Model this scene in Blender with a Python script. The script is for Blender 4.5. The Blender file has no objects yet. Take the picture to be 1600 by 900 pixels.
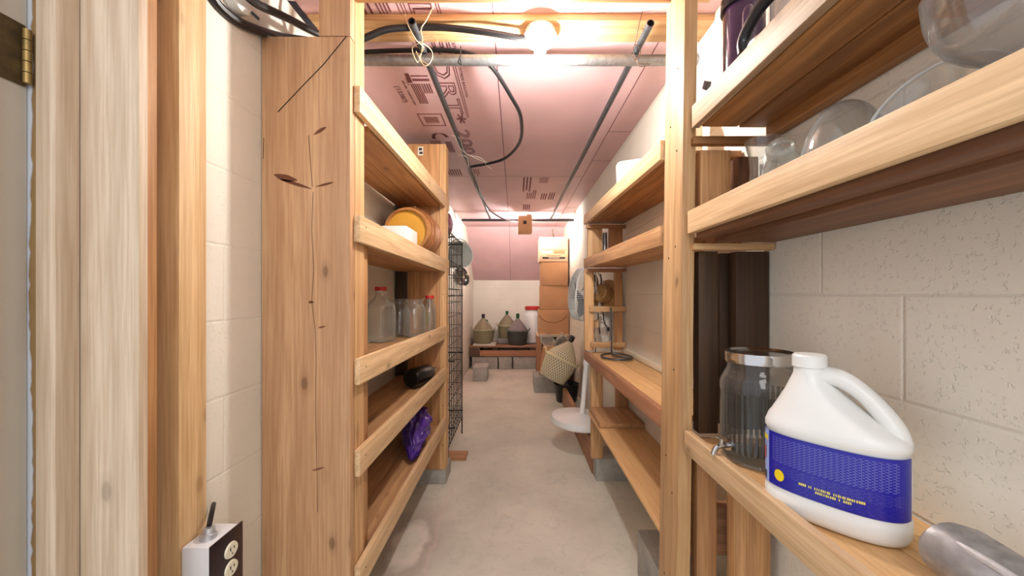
import bpy, bmesh, math, random
from mathutils import Vector, Matrix, Euler
random.seed(7)
R = math.radians
S = bpy.context.scene
COL = S.collection

# ------------------------------------------------------------------ camera, light, exposure
H = 1.2            # camera height
F = 620.0          # focal length in pixels of a 1600 px wide frame
cd = bpy.data.cameras.new('camera'); cam = bpy.data.objects.new('camera', cd); COL.objects.link(cam)
cam.location = (0, 0, H); cam.rotation_euler = (R(90), 0, 0)
cd.sensor_width = 36; cd.lens = F / 1600 * 36
cd.shift_x = -8 / 1600; cd.shift_y = 10 / 1600
cd.clip_start = 0.02
S.camera = cam
S.view_settings.view_transform = 'Standard'; S.view_settings.look = 'None'
S.view_settings.gamma = 1; S.view_settings.use_curve_mapping = False
S.view_settings.exposure = 0.0
EXPO = 0.5
S.view_settings.exposure = EXPO
w = bpy.data.worlds.new('world'); S.world = w; w.use_nodes = True
w.node_tree.nodes['Background'].inputs[0].default_value = (0.93, 0.94, 1.0, 1)
w.node_tree.nodes['Background'].inputs[1].default_value = 0.72
BULB_E = 650.0      # hanging bulb over the aisle
BULB2_E = 900.0     # bulb behind the cardboard shade

def lamp(name, loc, power, size, color, rot=(0, 0, 0), sy=None):
    l = bpy.data.lights.new(name, 'AREA'); l.energy = power; l.size = size; l.color = color
    if sy: l.shape = 'RECTANGLE'; l.size_y = sy
    o = bpy.data.objects.new(name, l); o.location = loc; o.rotation_euler = rot; COL.objects.link(o); return o
# unseen fill lamp added behind the camera, standing in for next-room light
lamp('next_room_fill', (-0.1, -1.1, 2.1), 13, 1.0, (1.0, 0.97, 0.93), (R(62), 0, 0))

# ------------------------------------------------------------------ helpers
WM = {}
def lin(c):
    return tuple(((v / 255) / 12.92 if v / 255 <= 0.04045 else ((v / 255 + 0.055) / 1.055) ** 2.4) for v in c)
def at(px, py, Y):
    return Vector(((px - 808) * Y / F, Y, H + (460 - py) * Y / F))
def tag(o, label=None, cat=None, group=None, kind=None):
    if label: o['label'] = label
    if cat: o['category'] = cat
    if group: o['group'] = group
    if kind: o['kind'] = kind
    return o
def place(o, M, parent=None):
    WM[o.name] = M.copy()
    if parent is not None:
        o.parent = parent
        o.matrix_local = WM[parent.name].inverted() @ M
    else:
        o.matrix_world = M
def thing(name, label, cat, loc=(0, 0, 0), rz=0, group=None, rot=None):
    o = bpy.data.objects.new(name, None); COL.objects.link(o); o.empty_display_size = 0.05
    e = Euler(rot) if rot else Euler((0, 0, rz))
    place(o, Matrix.Translation(loc) @ e.to_matrix().to_4x4())
    tag(o, label, cat, group); return o
def obj(name, bm, m, parent=None, M=None, smooth=True, angle=35, local=False):
    me = bpy.data.meshes.new(name)
    bmesh.ops.recalc_face_normals(bm, faces=bm.faces[:])
    bm.to_mesh(me); bm.free()
    for p in me.polygons: p.use_smooth = smooth
    if smooth: me.set_sharp_from_angle(angle=R(angle))
    me.materials.append(m)
    o = bpy.data.objects.new(name, me); COL.objects.link(o)
    M = M or Matrix.Identity(4)
    if local and parent is not None: M = WM[parent.name] @ M
    place(o, M, parent); return o
def add_box(bm, c, s, M=None, bev=0.0):
    r = bmesh.ops.create_cube(bm, size=1.0)
    vs = r['verts']
    T = Matrix.Translation(c) @ Matrix.Diagonal((s[0], s[1], s[2], 1))
    if M: T = M @ T
    bmesh.ops.transform(bm, matrix=T, verts=vs)
    if bev:
        es = set(e for v in vs for e in v.link_edges)
        bmesh.ops.bevel(bm, geom=list(es), offset=bev, segments=2, affect='EDGES', profile=0.6)
def box_obj(name, c, s, m, parent=None, bev=0.002, local=False, rot=(0, 0, 0)):
    bm = bmesh.new(); add_box(bm, (0, 0, 0), s, bev=bev)
    return obj(name, bm, m, parent, Matrix.Translation(c) @ Euler(rot).to_matrix().to_4x4(), local=local)
def lathe(bm, prof, seg=32, M=None, rfun=None, cap0=False, cap1=False):
    rings = []
    for (r, z) in prof:
        ring = []
        for i in range(seg):
            a = 2 * math.pi * i / seg
            rr = r * (rfun(a, z) if rfun else 1)
            v = Vector((rr * math.cos(a), rr * math.sin(a), z))
            ring.append(bm.verts.new(M @ v if M else v))
        rings.append(ring)
    for a, b in zip(rings[:-1], rings[1:]):
        for i in range(seg):
            j = (i + 1) % seg
            try: bm.faces.new((a[i], a[j], b[j], b[i]))
            except ValueError: pass
    if cap0: bm.faces.new(rings[0][::-1])
    if cap1: bm.faces.new(rings[-1])
def smooth_path(pts, n=6):
    P = [Vector(p) for p in pts]
    if len(P) < 3: return P
    out = []
    for i in range(len(P) - 1):
        p0 = P[max(i - 1, 0)]; p1 = P[i]; p2 = P[i + 1]; p3 = P[min(i + 2, len(P) - 1)]
        for k in range(n):
            t = k / n
            out.append(0.5 * ((2 * p1) + (-p0 + p2) * t + (2 * p0 - 5 * p1 + 4 * p2 - p3) * t * t + (-p0 + 3 * p1 - 3 * p2 + p3) * t ** 3))
    out.append(P[-1]); return out
def tube(bm, pts, r, seg=8, closed=False, M=None, caps=True):
    P = [Vector(p) for p in pts]; n = len(P); rings = []
    prev = None
    for i in range(n):
        if closed: t = (P[(i + 1) % n] - P[i - 1])
        else: t = P[min(i + 1, n - 1)] - P[max(i - 1, 0)]
        t.normalize()
        if prev is None:
            up = Vector((0, 0, 1)) if abs(t.z) < 0.9 else Vector((1, 0, 0))
            u = t.cross(up).normalized()
        else:
            u = (prev - t * prev.dot(t)).normalized()
        prev = u; v = t.cross(u)
        rr = r(i / max(n - 1, 1)) if callable(r) else r
        ring = []
        for k in range(seg):
            a = 2 * math.pi * k / seg
            q = P[i] + (u * math.cos(a) + v * math.sin(a)) * rr
            ring.append(bm.verts.new(M @ q if M else q))
        rings.append(ring)
    m = n if closed else n - 1
    for i in range(m):
        a = rings[i]; b = rings[(i + 1) % n]
        for k in range(seg):
            j = (k + 1) % seg
            bm.faces.new((a[k], a[j], b[j], b[k]))
    if not closed and caps:
        bm.faces.new(rings[0][::-1]); bm.faces.new(rings[-1])
def circle(c, r, n=32, ax='z', ry=None):
    ry = r if ry is None else ry; out = []
    for i in range(n):
        a = 2 * math.pi * i / n; x = r * math.cos(a); y = ry * math.sin(a)
        v = {'z': (x, y, 0), 'x': (0, x, y), 'y': (x, 0, y)}[ax]
        out.append(Vector(c) + Vector(v))
    return out
def frame(p0, p1, up):
    p0 = Vector(p0); p1 = Vector(p1); x = (p1 - p0).normalized(); up = Vector(up)
    z = (up - x * up.dot(x)).normalized(); y = z.cross(x)
    M = Matrix.Identity(4)
    for i, v in enumerate((x, y, z)):
        for k in range(3): M[k][i] = v[k]
    M.translation = (p0 + p1) / 2
    return M
def board(name, p0, p1, wd, th, up, m, parent=None, bev=0.0025):
    """a plank from p0 to p1: wd is measured along up, th across; its own X axis runs along the grain"""
    L = (Vector(p1) - Vector(p0)).length
    bm = bmesh.new(); add_box(bm, (0, 0, 0), (L, th, wd), bev=bev)
    return obj(name, bm, m, parent, frame(p0, p1, up))
def brd(name, x, y, z, m, parent=None, bev=0.0025):
    """plank given by its x, y and z ranges, grain along the longest side"""
    c = [(x[0] + x[1]) / 2, (y[0] + y[1]) / 2, (z[0] + z[1]) / 2]; s = [abs(x[1] - x[0]), abs(y[1] - y[0]), abs(z[1] - z[0])]
    k = s.index(max(s)); p0 = c[:]; p1 = c[:]; p0[k] -= s[k] / 2; p1[k] += s[k] / 2
    if k == 2: return board(name, p0, p1, s[0], s[1], (1, 0, 0), m, parent, bev)
    if k == 1: return board(name, p0, p1, s[2], s[0], (0, 0, 1), m, parent, bev)
    return board(name, p0, p1, s[2], s[1], (0, 0, 1), m, parent, bev)
def text(name, body, size, M, m, parent=None, outline=0.0, xs=1.0, spacing=1.0, depth=0.0004, align='LEFT'):
    c = bpy.data.curves.new('tmp', 'FONT'); c.body = body; c.size = size; c.space_character = spacing; c.align_x = align
    c.resolution_u = 2
    if outline: c.fill_mode = 'NONE'; c.bevel_depth = outline; c.bevel_resolution = 0
    else: c.extrude = depth
    t = bpy.data.objects.new('tmp', c); COL.objects.link(t)
    dg = bpy.context.evaluated_depsgraph_get(); me = bpy.data.meshes.new_from_object(t.evaluated_get(dg))
    bpy.data.objects.remove(t); bpy.data.curves.remove(c)
    if xs != 1: me.transform(Matrix.Diagonal((xs, 1, 1, 1)))
    if outline: me.transform(Matrix.Diagonal((1, 1, 0.25, 1)))
    me.name = name; me.materials.clear(); me.materials.append(m)
    o = bpy.data.objects.new(name, me); COL.objects.link(o); place(o, M, parent); return o
def mat_axes(x, y, z, loc):
    M = Matrix.Identity(4)
    for i, v in enumerate((x, y, z)):
        for k in range(3): M[k][i] = v[k]
    M.translation = Vector(loc); return M

# ------------------------------------------------------------------ materials
class NT:
    def __init__(s, name):
        s.m = bpy.data.materials.new(name); s.m.use_nodes = True; s.t = s.m.node_tree
        s.b = s.t.nodes['Principled BSDF']; s.out = s.t.nodes['Material Output']
    def n(s, typ, **kw):
        nd = s.t.nodes.new(typ)
        for k, v in kw.items():
            if k.startswith('i_'):
                key = k[2:]; key = int(key) if key.isdigit() else key.replace('_', ' ')
                nd.inputs[key].default_value = v
            else: setattr(nd, k, v)
        return nd
    def l(s, a, b): s.t.links.new(a, b)
    def coords(s, scale=(1, 1, 1), rnd=True, loc=(0, 0, 0)):
        tc = s.n('ShaderNodeTexCoord'); mp = s.n('ShaderNodeMapping'); mp.inputs['Scale'].default_value = scale
        mp.inputs['Location'].default_value = loc
        if rnd:
            oi = s.n('ShaderNodeObjectInfo'); ml = s.n('ShaderNodeMath', operation='MULTIPLY'); ml.inputs[1].default_value = 37.0
            s.l(oi.outputs['Random'], ml.inputs[0])
            ad = s.n('ShaderNodeVectorMath', operation='ADD'); s.l(tc.outputs['Object'], ad.inputs[0]); s.l(ml.outputs[0], ad.inputs[1])
            s.l(ad.outputs[0], mp.inputs[0])
        else: s.l(tc.outputs['Object'], mp.inputs[0])
        return mp.outputs[0]
    def ramp(s, src, stops):
        r = s.n('ShaderNodeValToRGB'); e = r.color_ramp.elements
        while len(e) < len(stops): e.new(0.5)
        for k, (p, c) in enumerate(stops): e[k].position = p; e[k].color = (*c, 1) if len(c) == 3 else c
        s.l(src, r.inputs[0]); return r.outputs[0]
    def mix(s, fac, a, b, mode='MIX'):
        x = s.n('ShaderNodeMix', data_type='RGBA', blend_type=mode)
        for sock, v in ((x.inputs[0], fac), (x.inputs[6], a), (x.inputs[7], b)):
            if hasattr(v, 'links'): s.l(v, sock)
            elif isinstance(v, (int, float)): sock.default_value = v
            else: sock.default_value = (*v, 1) if len(v) == 3 else v
        return x.outputs[2]
    def bump(s, src, st=0.3, dist=0.002):
        b = s.n('ShaderNodeBump'); b.inputs['Strength'].default_value = st; b.inputs['Distance'].default_value = dist
        s.l(src, b.inputs['Height']); s.l(b.outputs[0], s.b.inputs['Normal'])
def plain(name, rgb, rough=0.5, metal=0.0, noise=0.0, ns=20, bump=0.0, coat=0.0, emit=None):
    t = NT(name); c = lin(rgb)
    t.b.inputs['Base Color'].default_value = (*c, 1); t.b.inputs['Roughness'].default_value = rough; t.b.inputs['Metallic'].default_value = metal
    if coat: t.b.inputs['Coat Weight'].default_value = coat
    if noise or bump:
        nz = t.n('ShaderNodeTexNoise', i_Scale=ns, i_Detail=5.0); t.l(t.coords(), nz.inputs[0])
        if noise: t.l(t.ramp(nz.outputs[0], [(0.3, tuple(v * (1 - noise) for v in c)), (0.7, tuple(min(1, v * (1 + noise * .5)) for v in c))]), t.b.inputs['Base Color'])
        if bump: t.bump(nz.outputs[0], bump)
    if emit: t.b.inputs['Emission Color'].default_value = (*emit[0], 1); t.b.inputs['Emission Strength'].default_value = emit[1]
    return t.m
def wood(name, light, dark, ring=9.0, knots=1.0, rough=0.55, grain=0.5, stain=0.0):
    t = NT(name); L = lin(light); D = lin(dark)
    co = t.coords((0.22, 1, 1))
    wv = t.n('ShaderNodeTexWave', wave_type='RINGS', rings_direction='X', i_Scale=ring, i_Distortion=5.0, i_Detail=2.0)
    wv.inputs['Detail Scale'].default_value = 1.2; t.l(co, wv.inputs[0])
    c0 = t.ramp(wv.outputs[0], [(0.0, tuple(a * 0.72 + b * .28 for a, b in zip(L, D))), (0.55, L), (1.0, tuple(min(1, v * 1.05) for v in L))])
    fine = t.n('ShaderNodeTexNoise', i_Scale=1.0, i_Detail=4.0); t.l(t.coords((5, 160, 160)), fine.inputs[0])
    c1 = t.mix(t.ramp(fine.outputs[0], [(0.35, (grain,) * 3), (0.6, (0, 0, 0))]), c0, D)
    big = t.n('ShaderNodeTexNoise', i_Scale=1.0, i_Detail=3.0); t.l(t.coords((1.6, 9, 9)), big.inputs[0])
    c2 = t.mix(t.ramp(big.outputs[0], [(0.42, (0.35 + stain,) * 3), (0.68, (0, 0, 0))]), c1, D)
    vo = t.n('ShaderNodeTexVoronoi', i_Scale=1.0); vo.inputs['Randomness'].default_value = 1.0
    t.l(t.coords((6.5, 13.0, 13.0)), vo.inputs[0])
    kn = t.n('ShaderNodeTexNoise', i_Scale=1.0, i_Detail=0.0); t.l(t.coords((4.0, 9.0, 9.0)), kn.inputs[0]); kg_ = t.ramp(kn.outputs[0], [(0.56, (0, 0, 0)), (0.60, (1, 1, 1))])
    k0 = t.ramp(vo.outputs['Distance'], [(0.0, (0.9 * knots,) * 3), (0.10, (0.8 * knots,) * 3), (0.15, (0.25 * knots,) * 3), (0.3, (0, 0, 0))])
    km = t.n('ShaderNodeMath', operation='MULTIPLY'); t.l(k0, km.inputs[0]); t.l(kg_, km.inputs[1]); k = km.outputs[0]
    c3 = t.mix(k, c2, tuple(v * 0.35 for v in D))
    oi = t.n('ShaderNodeObjectInfo'); hs = t.n('ShaderNodeHueSaturation')
    mr = t.n('ShaderNodeMapRange'); mr.inputs[3].default_value = 0.86; mr.inputs[4].default_value = 1.1
    t.l(oi.outputs['Random'], mr.inputs[0]); t.l(mr.outputs[0], hs.inputs['Value']); t.l(c3, hs.inputs['Color'])
    t.l(hs.outputs[0], t.b.inputs['Base Color']); t.b.inputs['Roughness'].default_value = rough
    t.bump(fine.outputs[0], 0.15, 0.001)
    return t.m
def thin_glass(name, tint=(0.97, 0.98, 0.975), edge=(0.80, 0.84, 0.82), refl=1.0, haze=0.07):
    t = NT(name); t.t.nodes.remove(t.b)
    tr = t.n('ShaderNodeBsdfTransparent'); gl = t.n('ShaderNodeBsdfGlossy'); gl.inputs['Roughness'].default_value = 0.04
    gl.inputs['Color'].default_value = (refl, refl, refl, 1)
    lw = t.n('ShaderNodeLayerWeight'); lw.inputs[0].default_value = 0.55
    c = t.ramp(lw.outputs['Facing'], [(0.0, tint), (0.35, tint), (0.68, edge), (1.0, tuple(v * .4 for v in edge))]); t.l(c, tr.inputs[0])
    fr = t.n('ShaderNodeFresnel'); ge = t.n('ShaderNodeNewGeometry'); mi = t.n('ShaderNodeMapRange'); mi.inputs[3].default_value = 1.52; mi.inputs[4].default_value = 1 / 1.52; t.l(ge.outputs['Backfacing'], mi.inputs[0]); t.l(mi.outputs[0], fr.inputs[0])
    df = t.n('ShaderNodeBsdfTranslucent'); df.inputs[0].default_value = (.9, .92, .9, 1); d2 = t.n('ShaderNodeBsdfDiffuse'); d2.inputs[0].default_value = (.9, .92, .9, 1)
    dd = t.n('ShaderNodeMixShader'); dd.inputs[0].default_value = .5; t.l(df.outputs[0], dd.inputs[1]); t.l(d2.outputs[0], dd.inputs[2])
    m0 = t.n('ShaderNodeMixShader'); t.l(t.ramp(lw.outputs['Facing'], [(0.0, (haze,) * 3), (0.4, (haze * 1.3,) * 3), (0.75, (min(1, haze * 3.5),) * 3), (1.0, (min(1, haze * 6),) * 3)]), m0.inputs[0]); t.l(tr.outputs[0], m0.inputs[1]); t.l(dd.outputs[0], m0.inputs[2])
    mx = t.n('ShaderNodeMixShader'); t.l(fr.outputs[0], mx.inputs[0]); t.l(m0.outputs[0], mx.inputs[1]); t.l(gl.outputs[0], mx.inputs[2])
    t.l(mx.outputs[0], t.out.inputs[0]); return t.m
def concrete(name, rgb, var=0.3, sc=6, rough=0.85, bump=0.4):
    t = NT(name); c = lin(rgb); co = t.coords()
    a = t.n('ShaderNodeTexNoise', i_Scale=sc, i_Detail=8.0, i_Roughness=0.65); t.l(co, a.inputs[0])
    c1 = t.ramp(a.outputs[0], [(0.3, tuple(v * (1 - var) for v in c)), (0.7, tuple(min(1, v * 1.12) for v in c))])
    b = t.n('ShaderNodeTexNoise', i_Scale=180, i_Detail=3.0); t.l(co, b.inputs[0])
    c2 = t.mix(t.ramp(b.outputs[0], [(0.36, (0.45,) * 3), (0.5, (0, 0, 0))]), c1, tuple(v * 0.6 for v in c))
    t.l(c2, t.b.inputs['Base Color']); t.b.inputs['Roughness'].default_value = rough; t.bump(b.outputs[0], bump, 0.002)
    return t.m
def block_wall(name, plane, off, rgb=(233, 227, 213), line=0.3, bmp=0.55):
    """painted concrete blocks, joints every 0.4 x 0.2 m, pitted face; plane 'yz' or 'xz'"""
    t = NT(name); c = lin(rgb)
    tc = t.n('ShaderNodeTexCoord'); sp = t.n('ShaderNodeSeparateXYZ'); t.l(tc.outputs['Object'], sp.inputs[0])
    cb = t.n('ShaderNodeCombineXYZ'); t.l(sp.outputs['Y' if plane == 'yz' else 'X'], cb.inputs[0]); t.l(sp.outputs['Z'], cb.inputs[1])
    ad = t.n('ShaderNodeVectorMath', operation='ADD'); ad.inputs[1].default_value = (off[0], off[1], 0); t.l(cb.outputs[0], ad.inputs[0])
    def brick(ms, sm):
        br = t.n('ShaderNodeTexBrick', offset=0.5, offset_frequency=2); t.l(ad.outputs[0], br.inputs[0])
        br.inputs['Scale'].default_value = 1.0; br.inputs['Brick Width'].default_value = 0.4; br.inputs['Row Height'].default_value = 0.2
        br.inputs['Mortar Size'].default_value = ms; br.inputs['Mortar Smooth'].default_value = sm
        return br.outputs['Fac']
    j = brick(0.006, 1.0); jt = brick(0.0011, 0.6)
    nz = t.n('ShaderNodeTexNoise', i_Scale=2.2, i_Detail=4.0); t.l(tc.outputs['Object'], nz.inputs[0])
    c1 = t.ramp(nz.outputs[0], [(0.3, tuple(v * .88 for v in c)), (0.7, c)])
    c2 = t.mix(t.ramp(jt, [(0.0, (0, 0, 0)), (1.0, (line,) * 3)]), c1, tuple(v * .55 for v in c))
    pit = t.n('ShaderNodeTexNoise', i_Scale=110, i_Detail=3.0, i_Roughness=0.6); t.l(tc.outputs['Object'], pit.inputs[0])
    pr = t.ramp(pit.outputs[0], [(0.30, (0, 0, 0)), (0.42, (1, 1, 1))])
    t.l(c2, t.b.inputs['Base Color']); t.b.inputs['Roughness'].default_value = 0.6
    mm = t.n('ShaderNodeMath', operation='MULTIPLY_ADD'); t.l(j, mm.inputs[0]); mm.inputs[1].default_value = -1.6; t.l(pr, mm.inputs[2])
    t.bump(mm.outputs[0], bmp, 0.0022)
    return t.m
W_LIP = wood('pine_pale', (230, 200, 158), (182, 138, 92), knots=0.7, stain=-.15)
W_POST = wood('pine_post', (226, 188, 138), (168, 118, 70), knots=1.0)
W_ORANGE = wood('pine_orange', (206, 158, 108), (146, 96, 54), knots=0.6, stain=.05)
W_SHELF = wood('pine_shelf', (214, 170, 122), (150, 104, 66), knots=0.5, stain=.1)
W_UNDER = wood('rough_shelf', (196, 142, 84), (118, 72, 34), knots=0.6, stain=.25)
W_STAIN = wood('stained_lip', (206, 180, 146), (150, 116, 84), knots=0.5, stain=.25, grain=.7)
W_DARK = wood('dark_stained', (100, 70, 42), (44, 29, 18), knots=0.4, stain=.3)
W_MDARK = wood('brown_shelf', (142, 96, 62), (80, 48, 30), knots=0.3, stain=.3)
W_RED = wood('red_brown_rail', (190, 138, 102), (130, 84, 58), knots=0.6)
W_GREY = wood('bare_white_pine', (202, 184, 162), (164, 138, 110), knots=0.5, stain=-.2)
W_PLY = wood('ply', (228, 186, 132), (190, 142, 90), ring=3, knots=0.0, stain=-.2)
W_FACE = wood('wide_face_board', (206, 166, 126), (160, 112, 74), ring=5, knots=0.8, stain=-.05)
CREAM_R = block_wall('cream_blocks_right', 'yz', (-0.94 + 4.0, 0.0 + 4.0))
CREAM_L = block_wall('cream_blocks_left', 'yz', (-0.8 + 4.0, 4.07), line=.12, bmp=.4)
CREAM_B = block_wall('cream_blocks_back', 'xz', (4.0, 4.0))
CONC = concrete('grey_block', (170, 168, 160))
STEEL = plain('galvanised', (150, 152, 154), 0.42, 0.85, noise=0.25, ns=60)
STEELD = plain('dull_pipe', (92, 94, 98), 0.45, 0.7, noise=0.3, ns=50)
BLACK = plain('black_rubber', (24, 24, 26), 0.38)
BLACKP = plain('black_plastic', (16, 16, 20), 0.28)
WIRE = plain('black_wire', (22, 26, 26), 0.45)
TWINE = plain('pale_wire', (214, 196, 160), 0.6)
WHITE = plain('white_plastic', (228, 229, 226), 0.35)
WHITEG = plain('porcelain', (240, 238, 232), 0.25)
CHROME = plain('chrome', (205, 205, 205), 0.16, 1.0)
ALU = plain('cast_aluminium', (206, 206, 208), 0.38, 0.6, noise=0.3, ns=50, bump=0.3)
GLASS = thin_glass('clear_glass')
GLASSG = thin_glass('smoky_glass', (0.90, 0.89, 0.88), (0.66, 0.65, 0.64), haze=.13)
RED = plain('red_cap', (190, 40, 36), 0.4)
CARD = plain('cardboard', (196, 150, 108), 0.8, noise=0.1, ns=4)
CARDL = plain('cardboard_light', (222, 184, 148), 0.8, noise=0.08, ns=4)
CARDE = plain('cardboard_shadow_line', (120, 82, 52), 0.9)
INK = plain('black_ink', (34, 28, 26), 0.7)
INKP = plain('print_on_foam', (116, 62, 66), 0.8)
TAPE = plain('brown_tape', (176, 130, 88), 0.4)

# ------------------------------------------------------------------ room
XL, XR, ZC = -0.775, 0.72, 2.225
YB = 7.05; YC = 6.02; ZB = 1.45
def struct(o): o['kind'] = 'structure'; return o
def floor_mat():
    t = NT('floor_concrete'); c = lin((226, 223, 208)); tc = t.n('ShaderNodeTexCoord'); co = tc.outputs['Object']
    a = t.n('ShaderNodeTexNoise', i_Scale=1.7, i_Detail=9.0, i_Roughness=0.6); t.l(co, a.inputs[0])
    c1 = t.ramp(a.outputs[0], [(0.3, tuple(v * .74 for v in c)), (0.7, tuple(v * 1.06 for v in c))])
    b = t.n('ShaderNodeTexNoise', i_Scale=11, i_Detail=6.0, i_Distortion=1.5); t.l(co, b.inputs[0])
    c2 = t.mix(t.ramp(b.outputs[0], [(0.33, (0.28,) * 3), (0.45, (0, 0, 0))]), c1, tuple(v * .62 for v in c))
    d = t.n('ShaderNodeTexNoise', i_Scale=90, i_Detail=2.0); t.l(co, d.inputs[0])
    c3 = t.mix(t.ramp(d.outputs[0], [(0.27, (0.5,) * 3), (0.33, (0, 0, 0))]), c2, tuple(v * .45 for v in c))
    # the pale patched stain with a dark brown ring near the left shelves
    nzs = t.n('ShaderNodeTexNoise', i_Scale=14, i_Detail=4.0); t.l(co, nzs.inputs[0])
    sc = t.n('ShaderNodeVectorMath', operation='SCALE'); t.l(nzs.outputs[1], sc.inputs[0]); sc.inputs['Scale'].default_value = 0.09
    ad = t.n('ShaderNodeVectorMath', operation='ADD'); t.l(co, ad.inputs[0]); t.l(sc.outputs[0], ad.inputs[1])
    mp = t.n('ShaderNodeMapping'); mp.inputs['Location'].default_value = (0.52 - .045, 1.29 - .045, 0); t.l(ad.outputs[0], mp.inputs[0])
    mp2 = t.n('ShaderNodeVectorMath', operation='MULTIPLY'); mp2.inputs[1].default_value = (1, 0.45, 0); t.l(mp.outputs[0], mp2.inputs[0])
    ln = t.n('ShaderNodeVectorMath', operation='LENGTH'); t.l(mp2.outputs[0], ln.inputs[0])
    c4 = t.mix(t.ramp(ln.outputs['Value'], [(0.0, (0.15,) * 3), (0.045, (0.05,) * 3), (0.06, (0.75,) * 3), (0.075, (0.1,) * 3), (0.12, (0, 0, 0))]), c3, lin((226, 214, 204)))
    c5 = t.mix(t.ramp(ln.outputs['Value'], [(0.07, (0, 0, 0)), (0.095, (0.42,) * 3), (0.16, (0.15,) * 3), (0.22, (0, 0, 0))]), c4, lin((128, 98, 88)))
    # chalky streak running down the floor
    sp = t.n('ShaderNodeSeparateXYZ'); t.l(ad.outputs[0], sp.inputs[0])
    mm = t.n('ShaderNodeMath', operation='MULTIPLY_ADD'); t.l(sp.outputs['Y'], mm.inputs[0]); mm.inputs[1].default_value = 0.02; mm.inputs[2].default_value = 0.38
    su = t.n('ShaderNodeMath', operation='ADD'); t.l(sp.outputs['X'], su.inputs[0]); t.l(mm.outputs[0], su.inputs[1])
    ab = t.n('ShaderNodeMath', operation='ABSOLUTE'); t.l(su.outputs[0], ab.inputs[0])
    m1 = t.ramp(ab.outputs[0], [(0.0, (0.5,) * 3), (0.006, (0.3,) * 3), (0.012, (0, 0, 0))])
    yr = t.ramp(sp.outputs['Y'], [(0.0, (0, 0, 0)), (0.34, (1, 1, 1)), (0.43, (1, 1, 1)), (0.445, (0, 0, 0))])
    dv = t.n('ShaderNodeMath', operation='MULTIPLY_ADD'); t.l(sp.outputs['Y'], dv.inputs[0]); dv.inputs[1].default_value = 0.1; dv.inputs[2].default_value = 0.5
    yr.node.inputs[0].links[0].from_node; t.l(dv.outputs[0], yr.node.inputs[0])
    mk = t.n('ShaderNodeMath', operation='MULTIPLY'); t.l(m1, mk.inputs[0]); t.l(yr, mk.inputs[1])
    c6 = t.mix(mk.outputs[0], c5, lin((214, 196, 186)))
    t.l(c6, t.b.inputs['Base Color']); t.b.inputs['Roughness'].default_value = 0.72
    t.bump(d.outputs[0], 0.25, 0.001); return t.m
struct(box_obj('floor', (0, 3.2, -0.05), (2.6, 8.6, 0.1), floor_mat(), bev=0))
struct(box_obj('wall_right', (XR + 0.05, 3.35, 1.1), (0.1, 7.6, 2.4), CREAM_R, bev=0)).location
bpy.data.objects['wall_right'].location = (XR + 0.05, 3.4, 1.2)
struct(box_obj('wall_left', (XL - 0.05, 4.05, 1.2), (0.1, 6.14, 2.4), CREAM_L, bev=0))
struct(box_obj('wall_back', (0, YB + 0.05, 0.7), (1.7, 0.1, 1.5), CREAM_B, bev=0))
def pink(name):
    t = NT(name); c = lin((222, 184, 187)); co = t.coords(rnd=False)
    a = t.n('ShaderNodeTexNoise', i_Scale=2.5, i_Detail=4.0); t.l(co, a.inputs[0])
    t.l(t.ramp(a.outputs[0], [(0.3, tuple(v * .9 for v in c)), (0.7, tuple(min(1, v * 1.04) for v in c))]), t.b.inputs['Base Color'])
    b = t.n('ShaderNodeTexNoise', i_Scale=300, i_Detail=2.0); t.l(co, b.inputs[0]); t.bump(b.outputs[0], 0.12, 0.001)
    t.b.inputs['Roughness'].default_value = 0.5; return t.m
PINK = pink('pink_foam'); SEAM = plain('foam_seam', (96, 44, 50), 0.9)
ceil = struct(box_obj('ceiling', (0, 3.3, ZC + 0.05), (1.7, 5.5, 0.1), PINK, bev=0))
bm = bmesh.new()
slope_n = Vector((0, (ZC - ZB), (YB - YC))).normalized()   # pointing up and back
for sx in (0,):
    add_box(bm, (0, 0, 0.04), (1.7, math.hypot(YB - YC, ZC - ZB) + 0.06, 0.08))
ang = -math.atan2(ZC - ZB, YB - YC)
slope = struct(obj('wall_sloped', bm, PINK, None, Matrix.Translation((0, (YC + YB) / 2, (ZC + ZB) / 2)) @ Euler((ang, 0, 0)).to_matrix().to_4x4()))
def seam(x0, y0, x1, y1, parent=ceil, z=ZC, w=0.004):
    p0 = Vector((x0, y0, z)); p1 = Vector((x1, y1, z))
    return board('panel_seam', p0, p1, 0.0012, w, (0, 0, 1), SEAM, parent, bev=0)
seam(-0.085, 1.0, -0.115, 6.0); seam(0.575, 1.0, 0.572, 6.0)
seam(-0.77, 3.45, 0.574, 3.45); seam(0.574, 2.5, 0.715, 2.5); seam(0.574, 3.04, 0.715, 3.04); seam(0.574, 4.7, 0.715, 4.7, w=.005)
seam(-0.3, 4.9, -0.77, 4.9, w=.003)
p0 = Vector((-0.115, YC, ZC)); p1 = Vector((-0.12, YB, ZB))
board('panel_seam', p0, p1, 0.004, 0.002, (1, 0, 0), SEAM, slope, bev=0)
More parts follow.
